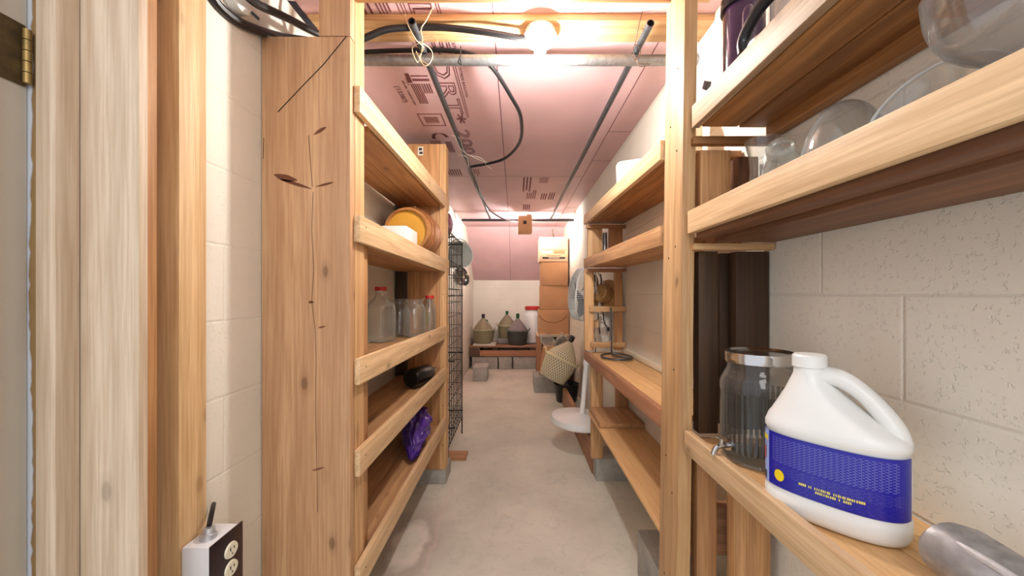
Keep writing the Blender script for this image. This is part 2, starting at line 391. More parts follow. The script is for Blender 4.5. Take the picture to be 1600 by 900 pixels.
# printing on the foam boards, read from below along the aisle
ZT = ZC - 0.0008
def ctext(body, size, x, y, outline=0.0, xs=1.0, spacing=1.0):
    return text('printed_text', body, size, mat_axes((0, 1, 0), (1, 0, 0), (0, 0, -1), (x, y, ZT)), INKP, ceil, outline, xs, spacing)
def cbar(x0, x1, y0, y1):
    bm = bmesh.new(); add_box(bm, ((x0 + x1) / 2, (y0 + y1) / 2, ZT), (abs(x1 - x0), abs(y1 - y0), 0.0008)); return bm
def cbars(name, rects):
    bm = bmesh.new()
    for (x0, x1, y0, y1) in rects: add_box(bm, ((x0 + x1) / 2, (y0 + y1) / 2, ZT), (abs(x1 - x0), abs(y1 - y0), 0.0008))
    return obj(name, bm, INKP, ceil, smooth=False)
ctext('CELFORT* 200', 0.114, -0.383, 1.02, outline=0.0022, xs=2.5, spacing=1.04)
cbars('printed_lines', [(-0.289, -0.286, 1.0, 2.3), (-0.279, -0.276, 1.0, 2.3), (-0.401, -0.399, 1.0, 1.72), (-0.412, -0.410, 1.0, 1.72), (-0.425, -0.423, 1.0, 1.72)])
ctext('EXTRUDED POLYSTYRENE INSULATION', 0.019, -0.266, 1.6, xs=1.35)
ctext('ISOLANT POLYSTYRENE', 0.018, -0.45, 1.1, xs=1.5)
ctext('(13387)', 0.036, -0.605, 1.95, xs=1.5)
ctext('200 kPa  CAN/ULC-S701', 0.016, -0.555, 1.90, xs=1.5)
ctext('TYPE 4', 0.014, -0.535, 1.88, xs=1.5)
rects = []
for k in range(5): rects.append((-0.52 + k * 0.010, -0.515 + k * 0.010, 1.93, 2.13))
for k in range(4): rects.append((-0.468 + k * 0.012, -0.462 + k * 0.012, 1.93, 2.02))
rects += [(-0.525, -0.505, 1.84, 1.92), (-0.50, -0.42, 1.885, 1.905), (-0.50, -0.42, 1.855, 1.865)]
cbars('printed_text_block', rects)
rects = [(-0.57, -0.565, 2.25, 2.41), (-0.435, -0.430, 2.25, 2.41), (-0.57, -0.43, 2.25, 2.258), (-0.57, -0.43, 2.402, 2.41)]
for k in range(9): rects.append((-0.54 + k * 0.009, -0.5355 + k * 0.009, 2.29, 2.37))
cbars('printed_barcode_frame', rects)
bm = bmesh.new()
arc = [Vector((-0.50 + 0.045 * math.cos(a), 2.60 + 0.08 * math.sin(a), ZT)) for a in [R(v) for v in range(-190, 10, 20)]]
for a, b in zip(arc[:-1], arc[1:]):
    d = Vector((0.012, 0, 0)); bm.faces.new([bm.verts.new(v) for v in (a - d, b - d, b + d, a + d)])
obj('printed_swoosh', bm, INKP, ceil, smooth=False)
rects = []
for k in range(5): rects.append((-0.58 + k * .014, -0.574 + k * .014, 2.64, 2.70))
for k in range(5): rects.append((-0.485 + k * .009, -0.480 + k * .009, 2.66, 2.86))
for k in range(6): rects.append((-0.58 + k * .02, -0.570 + k * .02, 3.25, 3.42))
for k in range(4): rects.append((-0.375 + k * .017, -0.369 + k * .017, 3.25, 3.43 - .05 * (k % 2)))
for k in range(5): rects.append((-0.62 + k * .022, -0.612 + k * .022, 1.30, 1.56))
for k in range(4): rects.append((-0.50 + k * .013, -0.495 + k * .013, 1.30, 1.56 - .04 * k))
for k in range(3): rects.append((0.055 + k * .03, 0.068 + k * .03, 3.47, 3.95 - .05 * (k % 2)))
for k in range(5): rects.append((0.10 + k * .02, 0.11 + k * .02, 4.0 - .1 * (k > 2), 4.25))
for k in range(3): rects.append((0.25 + k * .022, 0.262 + k * .022, 4.03, 4.28))
for k in range(3): rects.append((0.33 + k * .022, 0.342 + k * .022, 4.0, 4.28))
for k in range(3): rects.append((0.20, 0.28, 3.49 + k * .06, 3.51 + k * .06))
for k in range(4): rects.append((0.07 + k * .022, 0.083 + k * .022, 4.52, 4.8))
cbars('printed_text_block', rects)

# doorway framing at the near left, seen from the doorway
def trim(n, x, y, z, m): return struct(brd('trim_%d' % n, x, y, z, m))
trim(1, (-0.86, -0.715), (0.75, 0.769), (0, 2.2), W_GREY)
trim(2, (-0.90, -0.785), (0.779, 0.866), (0, 2.2), W_ORANGE)
trim(3, (-0.87, -0.765), (0.898, 0.977), (0, 2.2), wood('stud_pale', (236, 204, 156), (188, 142, 92), knots=.5))
trim(4, (-0.860, -0.824), (0.708, 0.748), (0, 2.2), W_GREY)
OLIVE = plain('raw_jamb_wood', (150, 120, 78), 0.7, noise=.15, ns=8)
trim(5, (-0.93, -0.862), (0.722, 0.745), (0, 2.2), OLIVE)
def ragged(name, x0, x1, y0, y1, z0, z1, m):
    bm = bmesh.new(); n = 150; front = []; back = []
    for i in range(n + 1):
        z = z0 + (z1 - z0) * i / n; xx = x1 + random.uniform(-0.0022, 0.0022) + 0.003 * math.sin(z * 9)
        front.append((bm.verts.new((x0, y0, z)), bm.verts.new((xx, y0, z)))); back.append((bm.verts.new((x0, y1, z)), bm.verts.new((xx, y1, z))))
    for i in range(n):
        a, b = front[i], front[i + 1]; c, d = back[i], back[i + 1]
        bm.faces.new((a[0], a[1], b[1], b[0])); bm.faces.new((c[0], d[0], d[1], c[1])); bm.faces.new((a[1], c[1], d[1], b[1])); bm.faces.new((a[0], b[0], d[0], c[0]))
    return obj(name, bm, m, smooth=False)
PAINTJ = plain('bluish_white_paint', (206, 212, 224), 0.45, noise=.06, ns=6)
struct(ragged('trim_6', -0.90, -0.884, 0.7205, 0.7235, 0.0, 2.2, PAINTJ))
door = struct(brd('door_1', (-1.0, -0.865), (0.62, 0.655), (0.01, 2.1), plain('door_paint', (226, 224, 216), 0.4)))
struct(brd('trim_7', (-0.935, -0.888), (0.665, 0.7195), (0, 2.2), plain('jamb_beige', (205, 196, 182), 0.5)))
BRASS = plain('old_brass', (176, 148, 92), 0.5, 0.6, noise=.3, ns=30)
bm = bmesh.new(); add_box(bm, (0, 0, 0), (0.002, 0.05, 0.11), bev=.0008)
hz = at(30, 75, 0.69)
hinge = obj('hinge', bm, plain('painted_hinge_leaf', (96, 78, 48), 0.6, 0.3, noise=.5, ns=40), door, Matrix.Translation((-0.886, 0.69, hz.z)))
bm = bmesh.new()
for k in range(5): lathe(bm, [(0.0001, 0), (0.006, 0), (0.006, 0.018), (0.0001, 0.018)], 14, Matrix.Translation((0, 0, -0.05 + k * 0.0195)))
obj('hinge_knuckle', bm, BRASS, hinge, Matrix.Translation((-0.879, 0.712, hz.z)))

# ------------------------------------------------------------------ left shelving
LU = thing('shelving_unit', 'tall pine shelving unit on the left wall with wide knotty end board and five shelves', 'shelves', (-0.63, 1.85, 0))
eb = brd('side_board', (-0.773, -0.505), (1.20, 1.236), (0.0, 1.98), W_FACE, LU)
brd('side_board', (-0.60, -0.505), (1.20, 1.236), (1.982, 2.222), W_FACE, LU)
# pencil line and long drying cracks on the end board
def crack(pts, wd, parent, m=plain('crack', (84, 44, 22), 0.9)):
    bm = bmesh.new(); tube(bm, pts, wd, 5); return obj('pencil_line' if wd > 0.0011 else 'crack', bm, m, parent)
crack([at(541, 57, 1.199), at(506, 100, 1.199), at(470, 137, 1.199), at(434, 175, 1.199)], 0.0013, eb, INK)
crack([at(489, 300, 1.199), at(487, 360, 1.199), at(490, 420, 1.199), at(487, 470, 1.199), at(492, 510, 1.199), at(494, 560, 1.199), at(493, 640, 1.199), at(495, 730, 1.199), at(496, 800, 1.199)], 0.0006, eb)
crack([at(482, 211, 1.199), at(484, 240, 1.199), at(488, 292, 1.199)], 0.0007, eb)
crack([at(412, 215, 1.199), at(411, 248, 1.199)], 0.0007, eb)
def knot(px, py, rx, rz, rot, parent, Y=1.1992, col=(120, 66, 34)):
    t = NT('knot_wood'); c = lin(col); g = t.n('ShaderNodeTexNoise', i_Scale=60, i_Detail=4.0); t.l(t.coords((1, 1, 4)), g.inputs[0])
    t.l(t.ramp(g.outputs[0], [(0.3, tuple(v * .45 for v in c)), (0.7, c)]), t.b.inputs['Base Color']); t.b.inputs['Roughness'].default_value = .6
    bm = bmesh.new(); n = 24; vs = []
    for i in range(n):
        a = 2 * math.pi * i / n; k = 1 + 0.1 * math.sin(3 * a + px)
        vs.append(bm.verts.new((rx * k * math.cos(a), 0, rz * (abs(math.sin(a)) ** 1.6) * (1 if math.sin(a) > 0 else -1))))
    bm.faces.new(vs)
    r = bmesh.ops.extrude_face_region(bm, geom=bm.faces[:]); bmesh.ops.translate(bm, verts=[v for v in r['geom'] if isinstance(v, bmesh.types.BMVert)], vec=(0, 0.0007, 0))
    return obj('knot', bm, t.m, parent, Matrix.Translation(at(px, py, Y)) @ Matrix.Rotation(rot, 4, 'Y'), smooth=False)
knot(446, 278, 0.036, 0.010, R(14), eb); knot(461, 287, 0.05, 0.005, R(17), eb)
knot(508, 288, 0.028, 0.0035, R(-14), eb); knot(500, 204, 0.022, 0.005, R(-32), eb)
knot(486, 472, 0.008, 0.004, 0, eb); knot(503, 511, 0.012, 0.0025, R(-12), eb); knot(497, 733, 0.02, 0.003, R(-15), eb, col=(150, 90, 60))
brd('post', (-0.545, -0.505), (1.238, 1.312), (0, 2.222), W_POST, LU)
brd('post', (-0.556, -0.516), (1.314, 1.372), (0, 1.37), W_ORANGE, LU)
brd('side_board', (-0.69, -0.490), (2.50, 2.538), (0.095, 2.148), W_ORANGE, LU)
brd('post', (-0.489, -0.449), (2.50, 2.588), (0.095, 2.148), W_POST, LU)
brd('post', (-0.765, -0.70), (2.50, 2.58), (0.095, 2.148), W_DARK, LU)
LZ = [(1.805, 1.79), (1.404, 1.381), (0.96, 0.96), (0.676, 0.698), (0.317, 0.392)]
LSH = [(1.775, 1.76), (1.374, 1.351), (0.945, 0.945), (0.661, 0.683), (0.295, 0.37)]
for k, ((zn, zf), (sn, sf)) in enumerate(zip(LZ, LSH)):
    board('shelf_lip', (-0.495, 1.226, zn), (-0.457, 2.62, zf), 0.083, 0.02, (0, 0, 1), W_LIP, LU, bev=0.006 if k > 1 else .003)
    ya, yb = 1.376, 2.497
    zz = lambda y: sn + (sf - sn) * (y - 1.24) / 1.36
    board('shelf_board', (-0.57, ya, zz(ya)), (-0.55, yb, zz(yb)), 0.02, 0.124, (0, 0, 1), W_SHELF if k > 1 else W_ORANGE, LU)
    board('shelf_board', (-0.70, 1.24, zz(1.24)), (-0.684, yb, zz(yb)), 0.02, 0.134, (0, 0, 1), W_SHELF if k > 1 else W_ORANGE, LU)
box_obj('price_sticker', at(657, 236, 2.4985), (0.034, 0.001, 0.055), plain('sticker', (226, 222, 210), .5), LU, bev=0)
for dx, dz in ((0, 0.012), (0.004, -0.012)): box_obj('sticker_print', at(657, 236, 2.497) + Vector((dx, -.001, dz)), (0.02, 0.0008, 0.014), INK, LU, bev=0)
def nail(x, y, z, parent, ax='x'):
    bm = bmesh.new(); lathe(bm, [(0.0001, 0.0008), (0.0028, 0.0006), (0.003, 0)], 8)
    M = Matrix.Translation((x, y, z)) @ (Matrix.Rotation(R(90), 4, 'Y') if ax == 'x' else Matrix.Rotation(R(90), 4, 'X'))
    obj('nail', bm, plain('nail_head', (70, 52, 40), .5, .5), parent, M)

# ------------------------------------------------------------------ right far shelving
RU = thing('shelving_unit', 'pine shelving on the right wall beyond the upright post, with ladder end and bench', 'shelves', (0.6, 1.9, 0))
brd('leg', (0.477, 0.552), (2.55, 2.588), (0.145, 0.758), W_POST, RU)
brd('leg', (0.637, 0.713), (2.55, 2.588), (0.145, 0.758), W_ORANGE, RU)
brd('ladder_post', (0.449, 0.510), (2.632, 2.67), (0.83, 1.37), W_POST, RU)
brd('ladder_post', (0.648, 0.700), (2.632, 2.67), (0.83, 1.37), W_ORANGE, RU)
brd('ladder_rung', (0.475, 0.714), (2.61, 2.631), (1.085, 1.122), W_POST, RU)
brd('ladder_rung', (0.485, 0.714), (2.61, 2.631), (0.85, 0.886), W_POST, RU)
brd('upper_post', (0.47, 0.565), (2.63, 2.668), (1.41, 1.655), W_POST, RU)
brd('upper_post', (0.61, 0.70), (2.63, 2.668), (1.41, 1.655), W_ORANGE, RU)
brd('cross_rail', (0.455, 0.714), (2.60, 2.628), (1.635, 1.66), W_ORANGE, RU)
brd('cross_rail', (0.455, 0.714), (2.60, 2.628), (1.345, 1.37), W_RED, RU)
RZ = [(1.66, 1.705, 0.062, W_LIP), (1.387, 1.409, 0.064, W_SHELF), (0.803, 0.79, 0.06, W_RED)]
for (zn, zf, h, m) in RZ:
    board('shelf_lip', (0.465, 1.262, zn), (0.463, 2.70, zf), h, 0.02, (0, 0, 1), m, RU)
for (zn, zf, m) in ((1.648, 1.685, W_UNDER), (1.372, 1.392, W_ORANGE), (0.806, 0.800, W_PLY)):
    board('shelf_board', (0.535, 1.262, zn), (0.535, 2.68, zf), 0.02, 0.118, (0, 0, 1), m, RU)
    board('shelf_board', (0.656, 1.262, zn), (0.656, 2.68, zf), 0.02, 0.118, (0, 0, 1), m, RU)
brd('lower_shelf', (0.455, 0.713), (1.262, 2.546), (0.437, 0.45), W_PLY, RU)
brd('lower_shelf', (0.462, 0.713), (2.22, 2.546), (0.452, 0.478), W_SHELF, RU)
struct(board('trim_8', (0.712, 1.3, 0.835), (0.712, 2.62, 0.828), 0.03, 0.014, (0, 0, 1), plain('cream_trim', (226, 216, 196), .6)))
bm = bmesh.new(); lathe(bm, [(0.016, 0), (0.016, 0.2)], 16, cap0=True, cap1=True)
tag(obj('steel_tube', bm, STEEL, None, Matrix.Translation((0.588, 2.66, 1.413))), 'short silver tube standing between two uprights of the right shelving', 'tube')

# ------------------------------------------------------------------ right near shelving with the upright post
NU = thing('shelving_unit', 'nearest shelving on the right behind the upright post, three lipped shelves holding jug and glassware', 'shelves', (0.6, 0.7, 0))
board('post', (0.464, 1.19, 0.0), (0.493, 1.19, 2.105), 0.14, 0.038, (0, 1, 0), W_POST, NU, bev=.004)
brd('post', (0.510, 0.566), (1.125, 1.163), (0.0, 0.782), W_ORANGE, NU)
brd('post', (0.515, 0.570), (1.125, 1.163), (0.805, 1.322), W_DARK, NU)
brd('post', (0.520, 0.606), (1.125, 1.163), (1.39, 1.61), W_ORANGE, NU)
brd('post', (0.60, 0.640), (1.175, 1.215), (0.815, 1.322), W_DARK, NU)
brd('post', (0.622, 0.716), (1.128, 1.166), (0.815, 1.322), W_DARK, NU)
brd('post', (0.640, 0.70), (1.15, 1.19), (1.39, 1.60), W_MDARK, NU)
brd('post', (0.59, 0.69), (1.08, 1.118), (0.0, 0.782), W_ORANGE, NU)
brd('cross_rail', (0.49, 0.716), (1.10, 1.124), (1.618, 1.64), W_UNDER, NU)
brd('cross_rail', (0.49, 0.716), (1.10, 1.124), (1.324, 1.342), W_POST, NU)
brd('cross_rail', (0.50, 0.70), (1.17, 1.205), (0.43, 0.575), W_RED, NU)
brd('cross_rail', (0.49, 0.70), (1.06, 1.079), (0.20, 0.25), W_RED, NU)
for (X, z, h, m) in ((0.496, 1.693, 0.062, W_STAIN), (0.484, 1.40, 0.063, W_LIP), (0.475, 0.792, 0.060, W_LIP)):
    brd('shelf_lip', (X - .01, X + .01), (0.15, 1.105), (z - h / 2, z + h / 2), m, NU)
brd('shelf_board', (0.512, 0.61), (0.15, 1.10), (1.664, 1.686), W_UNDER, NU)
brd('shelf_board', (0.6145, 0.688), (0.15, 1.10), (1.662, 1.684), W_UNDER, NU)
brd('shelf_cleat', (0.689, 0.718), (0.15, 1.10), (1.632, 1.665), W_UNDER, NU)
brd('shelf_board', (0.496, 0.545), (0.15, 1.10), (1.355, 1.385), W_MDARK, NU)
brd('shelf_board', (0.548, 0.716), (0.15, 1.10), (1.345, 1.385), W_MDARK, NU)
brd('shelf_board', (0.486, 0.60), (0.15, 1.105), (0.778, 0.80), W_PLY, NU)
brd('shelf_board', (0.602, 0.716), (0.15, 1.105), (0.778, 0.80), W_PLY, NU)
brd('header_beam', (-0.503, 0.60), (1.205, 1.243), (2.112, 2.20), W_POST, NU)

# flat ceiling board
tag(brd('ceiling_board', (-0.765, 0.74), (1.447, 1.573), (2.199, 2.224), W_POST), 'flat pine board fixed across the pink ceiling above the light bulb', 'board')

# concrete blocks
BLOCKP = concrete('grey_block_b', (178, 176, 168), sc=9)
def block(c, s, label, group=None, rz=0):
    """hollow concrete block: outer shell with two cores and end grooves"""
    t = thing('concrete_block', label, 'block', (c[0], c[1], c[2] - s[2] / 2), rz, group)
    bm = bmesh.new(); add_box(bm, (0, 0, s[2] / 2), s, bev=0.004)
    obj('block_body', bm, BLOCKP, t, local=True)
    return t
block((-0.57, 2.60, 0.047), (0.24, 0.19, 0.094), 'low grey concrete block under the far foot of the left shelving')
block((0.607, 2.655, 0.071), (0.20, 0.22, 0.142), 'rounded grey concrete block under the end legs of the right shelving')
block((0.61, 1.52, 0.097), (0.19, 0.36, 0.192), 'concrete block on the floor behind the upright post on the right')

# ------------------------------------------------------------------ overhead pipes, cables and lamps
def pipe(name, p0, p1, r, m, label, open_end=True):
    t = thing(name, label, 'pipe', p0)
    bm = bmesh.new(); d = Vector(p1) - Vector(p0); L = d.length
    M = d.to_track_quat('Z', 'Y').to_matrix().to_4x4()
    lathe(bm, [(r * .82, 0.0), (r, 0.0), (r, L), (r * .82, L), (r * .82, 0)], 20)
    obj('pipe_wall', bm, m, t, Matrix.Translation(p0) @ M); return t
pipe('metal_pipe', (-0.773, 1.585, 2.135), (0.718, 1.585, 2.135), 0.021, STEEL, 'thick galvanised pipe crossing the aisle under the ceiling behind the bulb')
pipe('metal_pipe', (-0.70, 5.02, 2.14), (0.73 - .015, 5.02, 2.14), 0.017, STEELD, 'thin dark pipe crossing the aisle far back beside the hanging cardboard')
pipe('metal_pipe', (-0.375, 1.41, 2.171), (-0.345, 5.06, 2.171), 0.0135, STEELD, 'left lengthwise pipe overhead with the black cable tied to it')
pipe('metal_pipe', (0.478, 1.42, 2.171), (0.43, 5.06, 2.171), 0.0135, STEELD, 'right lengthwise pipe overhead running to the far cross pipe')
bm = bmesh.new()
tube(bm, smooth_path([at(378, -14, 1.0), at(402, 6, 1.08), at(450, 29, 1.2), at(497, 53, 1.33), at(535, 64, 1.38), at(568, 60, 1.40), at(605, 46, 1.42), (-0.36, 1.46, 2.182), (-0.25, 1.46, 2.18), (-0.12, 1.46, 2.165), (0.00, 1.48, 2.158), (0.035, 1.49, 2.16)]), 0.0115, 10)
tag(obj('power_cable', bm, BLACK), 'thick black cable sagging under the ceiling board into the porcelain lamp base', 'cable')
bm = bmesh.new()
tube(bm, smooth_path([(-0.772, 1.62, 2.17), (-0.60, 1.62, 2.19), (-0.35, 1.62, 2.197), (-0.2, 1.63, 2.19), (-0.11, 1.66, 2.155), (-0.03, 1.84, 2.12), (0.02, 2.07, 2.12), (0.015, 2.4, 2.12), (-0.08, 2.68, 2.12), (-0.217, 2.80, 2.12), (-0.32, 2.87, 2.125), (-0.365, 3.0, 2.146), (-0.368, 3.3, 2.148), (-0.36, 3.6, 2.146), (-0.345, 3.9, 2.14), (-0.28, 4.3, 2.10), (-0.15, 4.65, 2.08), (-0.02, 4.93, 2.11)]), 0.0095, 10)
tag(obj('power_cable', bm, BLACK), 'black cable looping out from the cross pipe and running on to the hanging cardboard', 'cable')
bm = bmesh.new()
tube(bm, smooth_path([at(322, -20, 0.98), at(340, 8, 1.02), at(372, 34, 1.09), at(405, 48, 1.17), at(440, 58, 1.29), at(480, 64, 1.36)]), 0.0135, 10)
tag(obj('power_cable', bm, BLACK), 'thick black cable curving down behind the wide end board at upper left', 'cable')
# junction cover, strap
bm = bmesh.new(); lathe(bm, [(0.0001, 0), (0.034, 0), (0.042, 0.004), (0.044, 0.03), (0.0001, 0.03)], 28)
jb = thing('junction_box', 'round white junction box on the left wall above the black cables', 'junction box', (-0.7425, 1.08, 2.01))
obj('cover', bm, WHITEG, jb, Matrix.Translation((-0.7425, 1.08, 2.01)) @ Matrix.Rotation(R(-90), 4, 'Y'))
bm = bmesh.new(); tube(bm, [(-0.73, 1.09, 1.975), (-0.715, 1.10, 1.962)], 0.004, 8); obj('screw', bm, BLACK, jb)
bm = bmesh.new(); P = [at(448, 0, 1.30), at(462, 18, 1.30), at(472, 30, 1.31), at(484, 45, 1.33), at(492, 56, 1.34)]
for a, b in zip(P[:-1], P[1:]): bm.faces.new([bm.verts.new(v) for v in (a, b, b + Vector((0.018, 0.02, 0.01)), a + Vector((0.018, 0.02, 0.01)))])
bmesh.ops.solidify(bm, geom=bm.faces[:], thickness=0.002)
tag(obj('metal_strap', bm, STEELD), 'bent dark metal strap hanging above the wide end board', 'strap')
# wire ties
def wires(label, paths, m, r=0.0014, name='wire_tie', cat='wire tie', group=None):
    bm = bmesh.new()
    for p in paths: tube(bm, smooth_path(p, 5), r, 6)
    return tag(obj(name, bm, m), label, cat, group)
wires('tangled pale wire tying the left lengthwise pipe to the thick cross pipe', [
    [at(633, 22, 1.42), at(638, 40, 1.41), at(650, 62, 1.43), at(662, 75, 1.50), at(655, 90, 1.555), at(668, 100, 1.555)],
    [at(676, 12, 1.42), at(666, 32, 1.42), at(658, 45, 1.42), at(660, 62, 1.46), at(658, 85, 1.555), at(652, 97, 1.555), at(644, 76, 1.53), at(657, 66, 1.48), at(668, 58, 1.46), at(680, 60, 1.46), at(684, 66, 1.46)],
    [at(655, 65, 1.47), at(670, 74, 1.53), at(676, 85, 1.555), at(672, 98, 1.555), at(662, 102, 1.558), at(650, 80, 1.555)]], TWINE, 0.0017)
wires('dark wire tying the right lengthwise pipe to the thick cross pipe', [
    [at(1006, 12, 1.44), at(1000, 32, 1.44), at(994, 62, 1.47), at(990, 80, 1.555), at(997, 98, 1.556), at(1016, 100, 1.55), at(1000, 104, 1.55), at(995, 92, 1.55)],
    [at(988, 76, 1.55), at(995, 70, 1.50), at(1001, 82, 1.555), at(992, 94, 1.556), at(988, 84, 1.55)]], plain('rusty_wire', (92, 72, 58), .5), 0.0016)
wires('thin pale twine wound round the left overhead pipe where the cable joins it', [
    [at(700, 165, 2.30), at(712, 215, 2.42), at(722, 235, 2.60), at(745, 248, 2.72), at(768, 256, 2.8)],
    [at(705, 212, 2.40), at(718, 216, 2.44), at(728, 240, 2.70), at(752, 247, 2.74), at(760, 258, 2.8), at(768, 264, 2.85)],
    [at(733, 262, 2.8), at(729, 245, 2.75), at(716, 243, 2.7)]], plain('twine', (226, 220, 206), .7), 0.0016)
wires('black wire knot on the thick cross pipe left of the bulb', [[at(720, 72, 1.56), at(719, 88, 1.555), at(716, 97, 1.557), at(721, 101, 1.555), at(719, 92, 1.55)]], BLACK, 0.0022)
# porcelain lamp holder and bulb
LX, LY = 0.087, 1.50
lh = thing('lamp_holder', 'round white porcelain lamp holder on the ceiling board', 'lamp holder', (LX, LY, 2.198))
bm = bmesh.new(); lathe(bm, [(0.0001, 0), (0.056, 0), (0.058, -0.02), (0.063, -0.022), (0.066, -0.03), (0.062, -0.040), (0.045, -0.052), (0.026, -0.058), (0.0225, -0.062), (0.0215, -0.082), (0.017, -0.083), (0.0001, -0.07)], 40)
obj('porcelain_base', bm, WHITEG, lh, Matrix.Translation((LX, LY, 2.198)))
bm = bmesh.new(); lathe(bm, [(0.0001, 0.004), (0.003, 0.003), (0.0032, 0)], 10)
for sx in (-.02, .02): obj('screw', bm.copy(), INK, lh, Matrix.Translation((LX + sx, LY - .028, 2.147)) @ Matrix.Rotation(R(180), 4, 'X'))
bm.free()
def bulb(name, loc, label, e, r=0.030):
    t = thing(name, label, 'light bulb', loc)
    bm = bmesh.new(); lathe(bm, [(0.0001, 0), (0.0135, 0), (0.0138, -0.024), (0.0001, -0.024)], 20); obj('screw_cap', bm, CHROME, t, Matrix.Translation(loc))
    bm = bmesh.new(); lathe(bm, [(0.0136, -0.0245), (0.015, -0.034), (0.022, -0.048), (0.0285, -0.060), (r, -0.074), (0.028, -0.088), (0.020, -0.099), (0.010, -0.104), (0.0001, -0.1055)], 32)
    m = NT('lit_bulb'); em = m.n('ShaderNodeEmission'); em.inputs[0].default_value = (1.0, 0.955, 0.90, 1); em.inputs[1].default_value = e
    m.l(em.outputs[0], m.out.inputs[0]); obj('glass_bulb', bm, m.m, t, Matrix.Translation(loc)); return t
bulb('light_bulb', (LX, LY, 2.128), 'lit round bulb glowing white below the porcelain lamp holder', BULB_E)
# far lamp behind the folded cardboard
FX, FY = 0.075, 5.13
lh = thing('lamp_holder', 'lamp holder on the far ceiling hidden behind the hanging cardboard', 'lamp holder', (FX, FY, ZC))
bm = bmesh.new(); lathe(bm, [(0.0001, 0), (0.056, 0), (0.058, -0.02), (0.03, -0.03), (0.022, -0.084), (0.0001, -0.084)], 30); obj('porcelain_base', bm, WHITEG, lh, Matrix.Translation((FX, FY, ZC - .001)))
bulb('light_bulb', (FX, FY, ZC - 0.085), 'lit bulb far back shaded by the hanging cardboard', BULB2_E)
cs = thing('cardboard_shade', 'small brown cardboard piece hung on the far cross pipe as a lamp shade', 'cardboard', (0.10, 4.985, 1.98))
box_obj('front_flap', (0.10, 4.985, 2.09), (0.175, 0.004, 0.20), CARD, cs, bev=0)
box_obj('bottom_flap', (0.10, 5.10, 1.988), (0.175, 0.226, 0.004), CARD, cs, bev=0)
box_obj('top_strip', (0.15, 4.985, 2.2), (0.06, 0.004, 0.02), CARD, cs, bev=0)
box_obj('hole', (0.098, 4.9822, 2.105), (0.04, 0.001, 0.04), INK, cs, bev=0)

# ------------------------------------------------------------------ bottles and vessels
def vessel(name, label, cat, loc, prof, m, seg=36, rfun=None, group=None, rot=None, part='glass_body'):
    t = thing(name, label, cat, loc, 0, group, rot)
    bm = bmesh.new(); lathe(bm, prof, seg, None, rfun)
    lathe(bm, [(max(rr - .0028, .0001), z + (.003 if k < 2 else 0)) for k, (rr, z) in enumerate(prof)], seg, None, rfun); obj(part, bm, m, t, local=True); return t
def ring_lid(t, r, h, z, m, name='lid', extra=None):
    bm = bmesh.new(); lathe(bm, [(0.0001, h), (r * .93, h), (r, h * .88), (r, h * .2), (r * 1.03, 0), (r * .9, 0), (0.0001, 0.002)], 36); return obj(name, bm, m, t, Matrix.Translation((0, 0, z)), local=True)
def sq(n=4.0, ph=0.0):
    return lambda a, z: 1.0 / ((abs(math.cos(a + ph)) ** n + abs(math.sin(a + ph)) ** n) ** (1 / n))
SZ = 0.957
j1 = vessel('glass_jug', 'square-shouldered clear glass jug with a red cap, nearest on the left shelf', 'jug', (-0.705, 2.05, SZ),
    [(0.0001, 0.004), (0.058, 0.002), (0.063, 0.012), (0.063, 0.16), (0.058, 0.19), (0.035, 0.225), (0.026, 0.24), (0.026, 0.268)], GLASS, 48,
    lambda a, z: 1.0 / ((abs(math.cos(a + .5)) ** 4 + abs(math.sin(a + .5)) ** 4) ** .25) if z < .2 else 1.0)
ring_lid(j1, 0.030, 0.02, 0.262, RED, 'cap')
bm = bmesh.new(); tube(bm, smooth_path([(0.02, -.02, 0.235), (0.045, -.045, 0.235), (0.055, -.05, 0.2), (0.05, -.046, .17)]), 0.005, 8); obj('handle', bm, GLASS, j1, local=True)
j2 = vessel('glass_jar', 'round clear jar with a glass lid behind the red-capped jug', 'jar', (-0.690, 2.33, SZ),
    [(0.0001, 0.004), (0.052, 0.003), (0.060, 0.02), (0.060, 0.14), (0.05, 0.17), (0.034, 0.185), (0.034, 0.2)], GLASS)
ring_lid(j2, 0.042, 0.018, 0.2, GLASS, 'glass_lid')
j3 = vessel('glass_jar', 'wide open-topped clear glass jar in the middle of the left shelf', 'jar', (-0.590, 2.28, SZ),
    [(0.0001, 0.005), (0.052, 0.003), (0.061, 0.014), (0.062, 0.15), (0.056, 0.175), (0.049, 0.188), (0.049, 0.20), (0.054, 0.212), (0.056, 0.215)], GLASS)
j4 = vessel('glass_bottle', 'slim milk bottle with a red cap at the far end of the left shelf', 'bottle', (-0.542, 2.46, SZ),
    [(0.0001, 0.005), (0.035, 0.003), (0.040, 0.012), (0.040, 0.13), (0.034, 0.17), (0.025, 0.2), (0.0235, 0.222)], GLASS)
ring_lid(j4, 0.027, 0.018, 0.218, RED, 'cap')
bm = bmesh.new()
for k in range(6):
    a0 = R(-95); pts = [(0.0406 * math.cos(a0 + t), 0.0406 * math.sin(a0 + t), 0.06 + k * 0.014) for t in (-.3, -.1, .1, .3)]
    tube(bm, pts, 0.0012, 4)
obj('green_print', bm, plain('green_print', (70, 130, 70), .6), j4, local=True)
